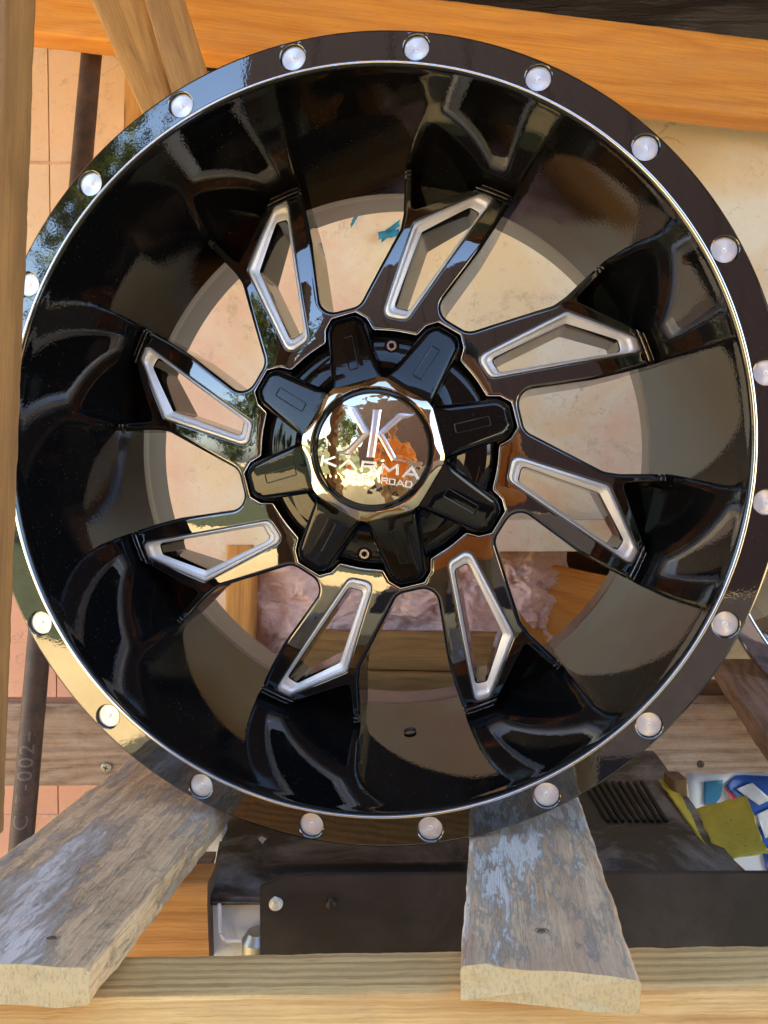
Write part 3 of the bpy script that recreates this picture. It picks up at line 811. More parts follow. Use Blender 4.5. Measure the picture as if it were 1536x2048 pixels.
def screw_head(px, py, d, parent, r=.018, mat=None):
    me = disc_mesh('screw_head', [(r, .006), (r, .001), (r * .85, -.002), (r * .4, -.0035), (r * .1, -.0038)], 24)
    o = link('screw_head', me, mat or M['steel'], parent); o.matrix_world = Matrix.Translation(at(px, py, d)) @ Matrix((RT, -UP, FW)).transposed().to_4x4()
    for s_ in (0, 90):
        c_ = box('cross_slot', (0, 0, -.0034 * S), (r * .95 * S, r * .2 * S, .0012 * S)); c_.data.materials.append(M['black_hole']); c_.parent = o; c_.rotation_euler = (0, 0, R(s_ + 20))
    return o
def box(name, c, s_, mat=None, parent=None, bev=0):
    bm = bmesh.new(); bmesh.ops.create_cube(bm, size=1)
    for v in bm.verts: v.co = Vector((v.co.x * s_[0] + c[0], v.co.y * s_[1] + c[1], v.co.z * s_[2] + c[2]))
    if bev: bmesh.ops.bevel(bm, geom=bm.edges[:], offset=bev, segments=2, affect='EDGES')
    me = bpy.data.meshes.new(name); bm.to_mesh(me); bm.free(); return link(name, me, mat, parent)
M['steel'] = metal('dull_steel', (.42, .42, .38), .38)
screw_head(212, 1536, 3.71, rb, .0235); screw_head(1402, 1529, 3.715, rb, .016, M['rust'])
rp = plank('rack_plank', [(1640, 1640), (1980, 1640)], [(1422, 1318), (1660, 1318)], .80, .07, M['brown'], M['end_dark'], nl=60, jit=.001, seed=12)
tag(rp, 'brown plank slanting in from the right edge above the rear board', 'plank')
sb = quad_board('gap_filler', [(1150, 1366), (1150, 1405), (1700, 1405), (1700, 1366)], 3.9, AW * .1, M['dark_wood'] if 'dark_wood' in M else M['brown'], nl=20)  # filler strip added to stand in for the dark gap
tag(sb, 'filler strip added for the dark gap between the rear board and slanting plank', 'board')
tb = quad_board('top_beam', [(-80, -120), (-80, 47), (1700, 256), (1700, 98)], 3.75, AW * .14 - UP * .0, M['orange'], nl=120, jit=.0005, seed=2)
tag(tb, 'orange pine beam running across the top behind the wheel', 'beam')
br = quad_board('diagonal_brace', [(140, -90), (268, -90), (372, 262), (318, 300)], [3.1, 3.1, 3.3, 3.3], AW * .16, M['brace'], nl=50, jit=.0005, seed=6)
tag(br, 'tan diagonal brace with a stain, left one of the pair at top left', 'brace', 'diagonal braces')
br2 = quad_board('diagonal_brace', [(262, -90), (338, -90), (445, 250), (366, 262)], [3.07, 3.2, 3.4, 3.27], AW * .16, M['brace'], nl=50, jit=.0005, seed=8)
tag(br2, 'tan diagonal brace nearer the wheel, right one of the pair at top left', 'brace', 'diagonal braces')
st = quad_board('wall_stud', [(252, 60), (345, 60), (338, 420), (240, 420)], 3.95, AW * .3, M['stud'], nl=30, seed=9)
tag(st, 'orange pine stud just behind the braces, touching the wheel rim at upper left', 'stud')
po = quad_board('left_post', [(-120, -260), (17, -260), (-59, 1716), (-190, 1716)], 1.5, AW * .14, M['post'], nl=120, jit=.0007, seed=4)
tag(po, 'tan wooden post standing along the left edge in front of the rim', 'post')
# ------------------------------------------------------------------ pipe with faint printed marks
M['pipe'] = None
def pipe_mat():
    m, t, p = newmat('rusty_brown_pipe'); g = N(t); co = g.coord()
    n = g.noise(co, 45, 7, .7); c = g.mix(g.ramp(n, [(.4, 0.), (.7, 1.)]), (.045, .030, .028), (.115, .068, .05))
    s = g.noise(co, 500, 3, .7); c = g.mix(g.ramp(s, [(.62, 0.), (.75, .7)]), c, (.22, .16, .13))
    g.l(c, p.inputs['Base Color']); p.inputs['Roughness'].default_value = .55; g.l(g.bump(n, .3, .002), p.inputs['Normal']); return m
M['pipe'] = pipe_mat()
pa, pb = at(198, -60, 4.05), at(38, 1740, 3.35); ax = (pb - pa); Lp = ax.length; ax.normalize(); rp_ = .0475 * S
V = []; Fc = []; nn = 40; side = ax.cross(FW).normalized(); frn = side.cross(ax).normalized()
for k in range(61):
    for i in range(nn):
        a = 2 * math.pi * i / nn; V.append(pa + ax * (Lp * k / 60) + (side * math.cos(a) + frn * math.sin(a)) * rp_)
for k in range(60):
    for i in range(nn): Fc.append((k * nn + i, k * nn + (i + 1) % nn, (k + 1) * nn + (i + 1) % nn, (k + 1) * nn + i))
pipe = link('leaning_pipe', fix_normals(mesh('leaning_pipe', V, Fc)), M['pipe']); tag(pipe, 'dark brown steel pipe with faint printed numbers leaning between post and wheel', 'pipe')
M['print'] = simple('faded_print', (.16, .135, .125), .7, .2, 300, 0)
def pipe_text(txt, s0, size):
    cu = bpy.data.curves.new('t', 'FONT'); cu.body = txt; cu.size = size; cu.space_character = 1.18; cu.resolution_u = 4
    ob = bpy.data.objects.new('t', cu); C.objects.link(ob); bpy.context.view_layer.update()
    me = bpy.data.meshes.new_from_object(ob); bpy.data.objects.remove(ob)
    bm = bmesh.new(); bm.from_mesh(me); bmesh.ops.triangulate(bm, faces=bm.faces)
    if frn.dot(-FW) < 0: fs = -1
    else: fs = 1
    for v in bm.verts:
        a = v.co.y / rp_ - .75
        u = -ax * (v.co.x); base = pa + ax * s0
        q = base + u + (side * (math.sin(a)) * -fs * -1 + frn * fs * math.cos(a)) * (rp_ * 1.006)
        v.co = q
    bm.to_mesh(me); bm.free(); me.name = 'printed_text'; return link('printed_text', me, M['print'], pipe)
pipe_text('C 7-0024', Lp * .962, .0235); pipe_text('0', Lp * .765, .025)
# ------------------------------------------------------------------ back wall
def wall_mat():
    m, t, p = newmat('stained_cream_wall'); g = N(t); co = g.coord()
    big = g.noise(co, 4.2, 6, .6, .8); b2 = g.noise(g.mapv(co, loc=(3, 7, 2)), 3.6, 6, .62, .5); sp = g.noise(co, 230, 6, .75); sp2 = g.noise(co, 75, 4, .7)
    sep = g.n('SeparateXYZ'); g.l(co, sep.inputs[0])
    cream, pink, white, salmon = (.92, .76, .52), (.88, .56, .44), (.94, .91, .80), (.84, .40, .27)
    c = g.mix(g.ramp(big, [(.42, 0.), (.56, 1.)]), cream, white)
    c = g.mix(g.ramp(b2, [(.50, 0.), (.66, .8)]), c, pink)
    # salmon overspray that lies on the left part of the wall
    fx = g.math('ADD', g.math('MULTIPLY', sep.outputs[0], -2.6), g.math('MULTIPLY', big, 1.4))
    c = g.mix(g.ramp(fx, [(1.55, 0.), (1.75, .7)]) if False else g.math('MULTIPLY', g.ramp(g.math('SUBTRACT', fx, 1.1), [(0., 0.), (.55, 1.)]), .62), c, (.90, .60, .47))
    fz = g.math('SUBTRACT', g.math('ADD', fx, g.math('MULTIPLY', g.math('SUBTRACT', 1.42, sep.outputs[2]), 1.8)), 1.75)
    c = g.mix(g.math('MULTIPLY', g.ramp(fz, [(0., 0.), (.35, 1.)]), .8), c, salmon)
    d = g.mix(g.ramp(sp2, [(.58, 0.), (.72, .35)]), c, (.56, .42, .26))
    d = g.mix(g.ramp(sp, [(.63, 0.), (.69, .8)]), d, (.26, .12, .06))
    dn = g.noise(g.mapv(co, (1, 1, 1), (9, 4, 1)), 8, 10, .82, .3); d = g.mix(g.ramp(dn, [(.56, 0.), (.70, .6)]), d, (.34, .24, .12))
    cr = g.noise(g.mapv(co, (1, 1, 1), (2, 5, 3)), 6, 5, .6, 1.2); cm_ = g.ramp(cr, [(.492, 0.), (.499, .35), (.501, .35), (.508, 0.)]) 
    ms = g.ramp(g.noise(g.mapv(co, (1, 1, 1), (8, 1, 6)), 9, 4, .6), [(.52, 0.), (.60, 1.)])
    d = g.mix(g.math('MULTIPLY', cm_, ms), d, (.20, .12, .07))
    g.l(d, p.inputs['Base Color']); p.inputs['Roughness'].default_value = .55
    g.l(g.bump(g.math('ADD', sp, sp2), .35, .0015), p.inputs['Normal']); return m
M['wall'] = wall_mat()
WD = 4.4
def wallq(name, x0, y0, x1, y1, d, mat, th=.03, bev=.001, parent=None):
    a = at(x0, y0, d); b = at(x1, y1, d)
    yy = (a.y + b.y) / 2
    return box(name, ((a.x + b.x) / 2, yy + th / 2, (a.z + b.z) / 2), (abs(b.x - a.x), th, abs(a.z - b.z)), mat, parent, bev)
wall = empty('shed_wall', (0, at(768, 1024, WD).y, 0)); tag(wall, 'cream painted shed wall with pink overspray, rust specks and stains behind the wheel', 'wall')
yw = at(768, 1024, WD).y
def wp(name, xa, xb, za, zb_, mat, dy=0, th=.03):
    o = box(name, ((xa + xb) / 2, dy + th / 2, (za + zb_) / 2), (xb - xa, th, zb_ - za), mat, wall, 0); return o
PX = lambda px, py, d=WD: at(px, py, d)
xs0, xs1 = PX(455, 1200).x, PX(1235, 1200).x; zt = PX(768, 1098).z; zbm = PX(768, 1600).z
xj = PX(108, 500).x
wp('wall_panel', -2.5, xj - .001, 0, 2.32, M['wall'], .0005)
def frame_panel():
    xa, xb, z1 = xj + .001, 2.6, 2.32; X = [xa, xs0, xs1, xb]; Z = [0, zbm, zt, z1]; V = [(x, 0, z) for z in Z for x in X] + [(x, .03, z) for z in Z for x in X]; Fc = []
    for j in range(3):
        for i in range(3):
            if i == 1 and j == 1: continue
            a = j * 4 + i; Fc.append((a, a + 1, a + 5, a + 4)); Fc.append((a + 16, a + 20, a + 21, a + 17))
    for a, b in ((5, 6), (6, 10), (10, 9), (9, 5), (0, 3), (3, 15), (15, 12), (12, 0)): Fc.append((a, b, b + 16, a + 16))
    o = link('wall_panel', mesh('wall_panel', V, Fc, smooth=False), M['wall'], wall)
frame_panel()
box('outer_cladding', (0, .2, 1.17), (5.4, .02, 2.36), M['brown'], wall)
zj = PX(100, 335).z; zj2 = PX(100, 1640).z
for zz in (zj, zj2): box('mortar_joint', ((-2.5 + xs0) / 2, -.0002, zz), (xs0 + 2.5 - .004, .0016, .004), simple('joint_grey', (.72, .48, .37), .9, .3, 60) if zz == zj else bpy.data.materials['joint_grey'], wall)
back = box('cavity_back', ((xs0 + xs1) / 2, yw + .13, (zt + zbm) / 2), (xs1 - xs0 + .1, .02, zt - zbm + .1), M['brown']); back.parent = wall; back.matrix_parent_inverse = Matrix.Translation((0, -yw, 0))
ld = wallq('ledge_board', 900, 1040, 1330, 1103, WD - .12, M['wall'], .03); tag(ld, 'pale ledge board seen through the wheel above the pink insulation', 'board')
# insulation
def ins_mat():
    m, t, p = newmat('pink_insulation'); g = N(t); co = g.coord(); n = g.noise(co, 90, 12, .85, .8); k = g.noise(co, 14, 5, .7)
    c = g.mix(g.ramp(n, [(.35, 0.), (.65, 1.)]), (.74, .45, .42), (.97, .74, .70)); c = g.mix(g.ramp(k, [(.54, 0.), (.74, .6)]), c, (.34, .19, .15))  # dark brown blotches are shadow painted in among the pink fibres
    g.l(c, p.inputs['Base Color']); p.inputs['Roughness'].default_value = 1.; g.l(g.bump(n, .45, .005), p.inputs['Normal']); return m
M['ins'] = ins_mat()
def lump(name, px0, py0, px1, py1, d, amp, mat, seed=0, n=150):
    V = []; Fc = []
    for j in range(n + 1):
        for i in range(n + 1):
            u, v = i / n, j / n; e_ = min(1, 8 * min(u, 1 - u, v, 1 - v)) ** .5
            P = at(px0 + (px1 - px0) * u, py0 + (py1 - py0) * v, d)
            h = noise.fractal(P * 16 + Vector((seed, 0, 0)), .7, 2.2, 8); P = P - FW * (amp * (e_ * .9 + h * .55 * e_)) + (RT * noise.noise(P * 25) + UP * noise.noise(P * 25 + Vector((9, 0, 0)))) * .012
            V.append(P)
    for j in range(n):
        for i in range(n): a = j * (n + 1) + i; Fc.append((a, a + n + 1, a + n + 2, a + 1))
    return link(name, mesh(name, V, Fc), mat)
i1 = lump('insulation_batt', 500, 1085, 1130, 1330, WD + .22, .04, M['ins'], 1); tag(i1, 'pink fibreglass insulation stuffed in the wall cavity behind the lower spokes', 'insulation')
g1 = wallq('cavity_stud', 455, 1050, 506, 1420, WD - .03, M['brown'], .03)
bpy.data.objects.remove(g1)
g1 = quad_board('cavity_stud', [(452, 1090), (508, 1090), (502, 1420), (446, 1420)], WD + .0, AW * .2, M['stud'], nl=20); tag(g1, 'golden pine stud at the left end of the insulation', 'stud')
g2 = quad_board('cavity_board', [(1060, 1120), (985, 1300), (1330, 1420), (1400, 1190)], WD + .12, AW * .05, M['orange'], nl=30, seed=3); tag(g2, 'orange varnished board right of the insulation, seen through the lower right opening', 'board')
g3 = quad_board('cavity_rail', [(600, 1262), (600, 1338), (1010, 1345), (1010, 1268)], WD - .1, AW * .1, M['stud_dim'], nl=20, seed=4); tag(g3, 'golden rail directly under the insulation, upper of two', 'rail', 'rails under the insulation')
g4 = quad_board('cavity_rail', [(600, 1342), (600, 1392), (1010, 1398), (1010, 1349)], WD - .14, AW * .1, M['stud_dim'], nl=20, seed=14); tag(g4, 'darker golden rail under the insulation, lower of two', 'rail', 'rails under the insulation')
# blue tape scraps
M['tape'] = simple('blue_tape', (.04, .30, .55), .5, .3, 90, .4)
def tape(q, d, label):
    P = [at(*u, d) for u in q]; V = []; Fc = []; n = 8
    for j in range(n + 1):
        for i in range(3):
            p_ = P[0].lerp(P[1], j / n).lerp(P[3].lerp(P[2], j / n), i / 2); V.append(p_ - FW * (.001 + .004 * abs(noise.noise(p_ * 200))) + (RT + UP) * .003 * noise.noise(p_ * 90 + Vector((j, i, 0))))
    for j in range(n):
        for i in range(2): a = j * 3 + i; Fc.append((a, a + 1, a + 4, a + 3))
    me = mesh('tape_scrap', V, Fc); o = link('tape_scrap', me, M['tape']); sm = o.modifiers.new('s', 'SOLIDIFY'); sm.thickness = .0006; tag(o, label, 'tape', 'blue tape scraps on the wall')
tape([(764, 486), (800, 452), (800, 440), (760, 470)], WD - .07, 'blue tape scrap creased upward, beside the spoke at upper centre of the wall')
tape([(758, 480), (802, 470), (798, 458), (756, 466)], WD - .08, 'widest blue tape scrap, lying level under the creased one')
tape([(704, 456), (716, 432), (710, 430), (700, 452)], WD - .07, 'thin blue tape scrap standing upright left of the others')
# ------------------------------------------------------------------ tarp and roof
def tarp_mat():
    m, t, p = newmat('dark_tarp'); g = N(t); co = g.coord(); n = g.noise(g.mapv(co, (1, 4, 9), rot=(0, .3, 0)), 6, 6, .6)
    g.l(g.mix(n, (.010, .008, .007), (.05, .035, .028)), p.inputs['Base Color']); p.inputs['Roughness'].default_value = .5; g.l(g.bump(n, .6, .02), p.inputs['Normal']); return m
M['tarp'] = tarp_mat()
V = []; Fc = []; n = 60
for j in range(n + 1):
    for i in range(n + 1):
        P = at(300 + 1600 * i / n, -700 + 830 * j / n + 170 * i / n, 4.22); f = noise.noise(Vector((i * .09 + j * .16, j * .05, 0))) + .4 * noise.noise(Vector((i * .35, j * .5, 3)))
        V.append(P - FW * .02 * f)
for j in range(n):
    for i in range(n): a = j * (n + 1) + i; Fc.append((a, a + n + 1, a + n + 2, a + 1))
tp = link('dark_tarp', mesh('dark_tarp', V, Fc), M['tarp']); tp.modifiers.new('s', 'SOLIDIFY').thickness = .0015; tag(tp, 'dark creased tarp hanging above the orange beam at top right', 'tarp')
roof = empty('shed_roof', (0, 0, 2.35)); tag(roof, 'dark shed roof over the rack, known only from reflections in the wheel', 'roof')
M['roofw'] = None
M['roofw'] = simple('dark_roof_wood', (.10, .06, .04), .7, .3, 12)
for i in range(6):
    yy = .0 + i * .28; box('roof_board', (0, yy, .03), (6.2, .272, .025), M['roofw'], roof, .002)
for i in range(8): box('rafter', (-2.8 + i * .8, .66, -.03), (.045, 1.5, .09), M['roofw'], roof, .002)
# ------------------------------------------------------------------ appliance, sheet, scraps under the wheel
def dirty(name, base, dirtc, lo, hi, scale=9, rough=.5):
    m, t, p = newmat(name); g = N(t); co = g.coord(); n = g.noise(co, scale, 8, .68, .5); f = g.noise(co, 420, 4, .8)
    c = g.mix(g.ramp(n, [(lo, 0.), (hi, 1.)]), base, dirtc); c = g.mix(g.ramp(f, [(.70, 0.), (.76, .6)]), c, (.42, .38, .32))
    g.l(c, p.inputs['Base Color']); g.l(g.math('MULTIPLY_ADD', n, .4, rough - .2), p.inputs['Roughness']); g.l(g.bump(f, .3, .001), p.inputs['Normal']); return m
M['topm'] = dirty('dusty_grey_top', (.24, .23, .22), (.040, .030, .021), .38, .52)
M['white'] = dirty('white_enamel', (.80, .83, .86), (.40, .38, .34), .62, .8, 20, .35)
M['sheet'] = dirty('dark_brown_sheet', (.022, .015, .009), (.075, .056, .045), .45, .75, 9, .6)
def solid(name, pts_top, down, mat, mats=None, parent=None, bev=.002):
    bm = bmesh.new(); t_ = [bm.verts.new(q) for q in pts_top]; b_ = [bm.verts.new(Vector(q) + down) for q in pts_top]; n = len(t_)
    bm.faces.new(t_); bm.faces.new(list(reversed(b_)))
    for i in range(n): bm.faces.new((t_[i], b_[i], b_[(i + 1) % n], t_[(i + 1) % n]))
    bmesh.ops.recalc_face_normals(bm, faces=bm.faces)
    if bev: bmesh.ops.bevel(bm, geom=bm.edges[:], offset=bev, segments=2, affect='EDGES')
    me = bpy.data.meshes.new(name); bm.to_mesh(me); bm.free(); return link(name, me, mat, parent)
ap = empty('old_appliance', on_plane(800, 1795, 1.10)); ap['label'] = 'old white enamel appliance with a dusty grey top under the wheel'; ap['category'] = 'appliance'
ha = 1.10
def rel(o, root_): o.parent = root_; o.matrix_parent_inverse = Matrix.Translation(-Vector(root_.location)); return o
tpl = [on_plane(414, 1797, ha), on_plane(1530, 1797, ha), on_plane(1310, 1500, ha), on_plane(476, 1500, ha)]
rel(solid('top_panel', tpl, Vector((0, 0, -.006)), M['topm'], bev=.0025), ap)
bq = [on_plane(416, 1794, ha + .01) + Vector((0, .002, 0)), on_plane(1520, 1794, ha + .01), on_plane(1300, 1510, ha + .01), on_plane(480, 1510, ha + .01)]
rel(solid('cabinet', bq, Vector((0, 0, -.45)), M['white'], bev=.003), ap)
# pressed bead along the top
a_, b_ = on_plane(500, 1738, ha), on_plane(1300, 1726, ha); V = []; Fc = []
for i in range(61):
    q = a_.lerp(b_, i / 60); s_ = min(1, 12 * min(i / 60, 1 - i / 60))
    for k in range(7): x = (k - 3) / 3; V.append(q + Vector((0, x * .009, .0035 * s_ * (1 - x * x) - .0003)))
for i in range(60):
    for k in range(6): Fc.append((i * 7 + k, (i + 1) * 7 + k, (i + 1) * 7 + k + 1, i * 7 + k + 1))
rel(link('pressed_bead', fix_normals(mesh('pressed_bead', V, Fc)), M['topm']), ap)
# embossed panel line on white front
def front_pt(px, py, off=0): 
    P = on_plane(px, 1797, ha); d = (P - CAM).dot(FW) / S - off; return at(px, py, d)
ln = [(438, 1808), (440, 1868), (450, 1883), (520, 1881)]
for i in range(3):
    a_, b_ = front_pt(*ln[i], .004), front_pt(*ln[i + 1], .004); u = (b_ - a_); s_ = u.length; u.normalize(); nrm = u.cross(FW).normalized() * .0015
    rel(solid('pressed_line', [a_ - nrm, b_ - nrm, b_ + nrm, a_ + nrm], FW * .002, M['white'], bev=.0006), ap)
# dark sheet
dS = 2.14
shp = [(519, 1774), (566, 1753), (566, 1749), (1700, 1744), (1700, 1960), (521, 1960)]
sh = solid('dark_sheet', [at(*q, dS) for q in shp], FW * .004, M['sheet'], bev=.0008); tag(sh, 'dark brown sheet panel with a clipped corner standing in front of the appliance', 'panel')
def mushroom(px, py, sc, mat, parent):
    prof = [(.002, -.030), (.006, -.030), (.0075, -.026), (.007, -.017), (.0165, -.006), (.018, -.001), (.017, .001)]
    me = disc_mesh('fastener', [(r * sc, z * sc) for r, z in reversed(prof)], 24); sc *= 1; o = link('fastener', me, mat, parent)
    z_ = (FW * .35 - (-UP) * 1.0).normalized(); q = Vector((0, 0, -1)).rotation_difference((UP * .75 - FW * .66).normalized())
    o.matrix_world = Matrix.Translation(at(px, py, dS - .004)) @ q.to_matrix().to_4x4(); return o
M['ivory'] = simple('ivory_plastic', (.70, .66, .55), .4, .1, 60, .1)
mushroom(552, 1808, 1.0, M['ivory'], sh); mushroom(662, 1808, .8, M['sheet'], sh)
vb = quad_board('pipe_fitting', [(500, 1868), (532, 1868), (532, 1960), (503, 1960)], dS + .06, AW * .06, M['steel'], nl=10)
bpy.data.objects.remove(vb)
V = []; Fc = []; prof = [(.0, .0), (.008, .0), (.012, -.006), (.012, -.022), (.0095, -.024), (.0095, -.1)]
for r, z in prof:
    for i in range(8 if False else 24): a = 2 * math.pi * i / 24; V.append(at(517, 1862, dS + .08) + Vector((r * math.cos(a), r * math.sin(a), z)))
for k in range(len(prof) - 1):
    for i in range(24): Fc.append((k * 24 + i, k * 24 + (i + 1) % 24, (k + 1) * 24 + (i + 1) % 24, (k + 1) * 24 + i))
pf = link('pipe_fitting', fix_normals(mesh('pipe_fitting', V, Fc)), M['steel']); sharpen(pf.data, 30); tag(pf, 'grey metal pipe fitting between the white front and dark sheet', 'fitting')
# little heart-shaped paint chip
ch = solid('paint_chip', [on_plane(518 + x, 1677 + y, ha - .003) for x, y in ((0, -2), (5, -5), (15, 0), (10, 4), (7, 9), (3, 4), (-1, 1))], Vector((0, 0, -.002)), M['white'], bev=0); tag(ch, 'white paint chip lying on the grey top under the rim', 'chip')
# orange side rail, left
g5 = quad_board('lower_rail', [(150, 1770), (150, 1935), (418, 1935), (414, 1768)], 2.2, AW * .14, M['stud'], nl=40, seed=21); tag(g5, 'orange pine rail below the left plank beside the appliance', 'rail')
g6 = quad_board('lower_board', [(150, 1728), (150, 1768), (412, 1768), (420, 1728)], 2.35, AW * .1, M['brown'], nl=30, seed=22); tag(g6, 'brown board lying behind the orange rail at lower left', 'board')
bk = wallq('white_bucket_panel', 330, 1600, 446, 1732, 2.6, M['white'], .02); bk.name = 'white_panel'; tag(bk, 'pale blue-white panel glimpsed between the left plank and appliance', 'panel')
# dark filler box added to blacken the barrel's reflections, grille
dc = wallq('dark_filler', 400, 1425, 1345, 2100, 3.95, simple('deep_brown', (.04, .03, .025), .8, .4, 10), .1); tag(dc, 'dark filler box added behind the rear board to blacken barrel reflections', 'filler')
gr_ = empty('grille', at(1240, 1610, 2.75)); tag(gr_, 'black slatted grille under the rear board beside the right plank', 'grille')
for k in range(9):
    x = 1168 + k * 14.5; a_, b_ = on_plane(x, 1560, ha - .012), on_plane(x + 50, 1640, ha - .012); u = RT * .0019
    o = solid('slat', [a_ - u, b_ - u, b_ + u, a_ + u], Vector((0, .003, -.006)), M['slat'] if 'slat' in M else simple('slat_black', (.014, .013, .012), .5, .2, 50) if k == 0 else bpy.data.materials['slat_black'], bev=.001); rel(o, gr_)
# yellow bent strip
def yel():
    m, t, p = newmat('worn_yellow_plastic'); g = N(t); co = g.coord(); n = g.noise(co, 60, 7, .7); k = g.noise(g.mapv(co, (1, 1, 2.5)), 130, 4, .7)
    c = g.mix(g.ramp(n, [(.35, 0.), (.7, 1.)]), (.66, .55, .06), (.46, .38, .05)); c = g.mix(g.ramp(k, [(.64, 0.), (.70, .85)]), c, (.09, .07, .02))
    g.l(c, p.inputs['Base Color']); p.inputs['Roughness'].default_value = .55; g.l(g.bump(k, .4, .002), p.inputs['Normal']); return m
M['yellow'] = yel()
ye = empty('yellow_strap', at(1430, 1640, 2.4)); tag(ye, 'bent piece of worn yellow plastic lying on the shelf at lower right', 'strap')
def flap(name, q, d, n=14):
    P = [at(*u, dd) for u, dd in zip(q, d)]; V = []; Fc = []
    for j in range(n + 1):
        for i in range(n + 1):
            e_ = 1 if j in (0, n) or i in (0, n) else 0
            p_ = P[0].lerp(P[1], i / n).lerp(P[3].lerp(P[2], i / n), j / n); V.append(p_ + FW * .003 * noise.noise(p_ * 30) + (RT * noise.noise(p_ * 180) + UP * noise.noise(p_ * 200)) * .0016 * e_)
    for j in range(n):
        for i in range(n): a = j * (n + 1) + i; Fc.append((a, a + n + 1, a + n + 2, a + 1))
    o = link(name, mesh(name, V, Fc), M['yellow']); o.modifiers.new('s', 'SOLIDIFY').thickness = .0018; rel(o, ye)
flap('flap', [(1389, 1614), (1492, 1592), (1533, 1703), (1440, 1722)], [2.72, 2.66, 2.46, 2.5])
flap('folded_strip', [(1318, 1558), (1345, 1562), (1422, 1700), (1412, 1690)], [3.05, 3.05, 2.55, 2.55])
flap('folded_strip', [(1340, 1562), (1352, 1570), (1440, 1722), (1420, 1698)], [3.05, 3.04, 2.53, 2.55])
rr = solid('red_rod', [at(1436, 1698, 2.56), at(1447, 1693, 2.56), at(1500, 1742, 2.45), at(1482, 1748, 2.45)], Vector((0, 0, -.01)), simple('rust_red', (.30, .08, .035), .6, .3, 60), bev=.003); tag(rr, 'rust-red rod end poking out under the yellow piece', 'rod')
dr = quad_board('dark_upright', [(1345, 1560), (1376, 1560), (1378, 1660), (1347, 1660)], 2.95, AW * .1, M['end_dark'], nl=8); tag(dr, 'short dark upright between yellow strip and printed bag', 'post')
# printed bag with flat colour shapes
bag = empty('printed_bag', at(1460, 1640, 3.0)); tag(bag, 'white plastic bag printed with blue and red shapes at lower right', 'bag')
def bagpt(px, py, off=0.):
    P = at(px, py, 3.0); return P - FW * (.014 * noise.noise(P * 9) + .006 * noise.noise(P * 38) + off)
def patch(name, poly, mat, off, n=14):
    xs = [q[0] for q in poly]; ys = [q[1] for q in poly]; Vv = [Vector(q) for q in poly]; E_ = [(i, (i + 1) % len(poly)) for i in range(len(poly))]
    st_ = max(6, (max(xs) - min(xs)) / n)
    for x in np.arange(min(xs), max(xs), st_):
        for y in np.arange(min(ys), max(ys), st_):
            if inpoly((x, y), poly): Vv.append(Vector((x, y)))
    r_ = geometry.delaunay_2d_cdt(Vv, E_, [], 1, 1e-4)
    me = mesh(name, [bagpt(v.x, v.y, off) for v in r_[0]], [tuple(f) for f in r_[2]]); fix_normals(me); o = link(name, me, mat); o.modifiers.new('s', 'SOLIDIFY').thickness = .0004; rel(o, bag)
M['bagw'] = simple('bag_white', (.62, .66, .70), .35, .08, 30, .1); M['bagb'] = simple('bag_blue', (.02, .09, .38), .35, .2, 30, .1); M['bagt'] = simple('bag_teal', (.03, .20, .38), .35, .2, 30, .1); M['bagr'] = simple('bag_red', (.55, .03, .05), .35, .1, 30, .1)
patch('film', [(1370, 1545), (1640, 1545), (1640, 1790), (1370, 1790)], M['bagw'], 0)
patch('blue_print', [(1470, 1550), (1640, 1550), (1640, 1660), (1500, 1625), (1445, 1568)], M['bagb'], .003)
patch('blue_print', [(1500, 1650), (1640, 1640), (1640, 1780), (1540, 1780), (1520, 1700)], M['bagb'], .003)
patch('teal_print', [(1403, 1560), (1440, 1555), (1436, 1590), (1425, 1605), (1402, 1604)], M['bagt'], .003)
patch('red_print', [(1440, 1566), (1478, 1598), (1462, 1604)], M['bagr'], .0045)
patch('white_print', [(1467, 1574), (1500, 1562), (1533, 1592), (1510, 1604)], M['bagw'], .006)
patch('white_print', [(1505, 1622), (1560, 1600), (1600, 1640), (1560, 1650), (1520, 1668)], M['bagw'], .006)
patch('white_print', [(1524, 1690), (1600, 1650), (1600, 1680), (1545, 1720)], M['bagw'], .006)
# dark back for the space under the rear board
ub = box('dark_base_panel', (.2, at(768, 1024, 4.28).y, .72), (1.6, .02, .62), simple('deep_brown', (.05, .035, .028), .8, .4, 10)); bpy.data.objects.remove(ub)
# ------------------------------------------------------------------ what the chrome reflects: yard, barn, trees, photographer
barn = empty('barn', (2.2, -7.5, 0)); tag(barn, 'dark red-brown board barn across the yard, seen mirrored in the rim', 'barn')
M['barn'] = wood('barn_boards', (.012, .007, .007), (.007, .004, .004), ring=3, seed=40, knots=False)
for m_ in (M['barn'], M_dr, bpy.data.materials['reflection_dark_green']): m_.node_tree.nodes['Principled BSDF'].inputs['Specular IOR Level'].default_value = 0.05
for k in range(36):
    x = -3.6 + k * .28
    bd = board('barn_board', [Vector((x, -7.5, 6.4)), Vector((x + .30, -7.5, 6.4)), Vector((x + .30, -7.47, 6.4)), Vector((x, -7.47, 6.4)), Vector((x, -7.5, 0)), Vector((x + .30, -7.5, 0)), Vector((x + .30, -7.47, 0)), Vector((x, -7.47, 0))], M['barn'], nl=4, jit=.003) if k == 0 else None
    if k == 0: b0 = bd; b0.parent = barn; b0.matrix_parent_inverse = Matrix.Translation((-2.2, 7.5, 0))
    else: c_ = b0.copy(); C.objects.link(c_); c_.location = (k * .28, .01 * (k % 3), 0)
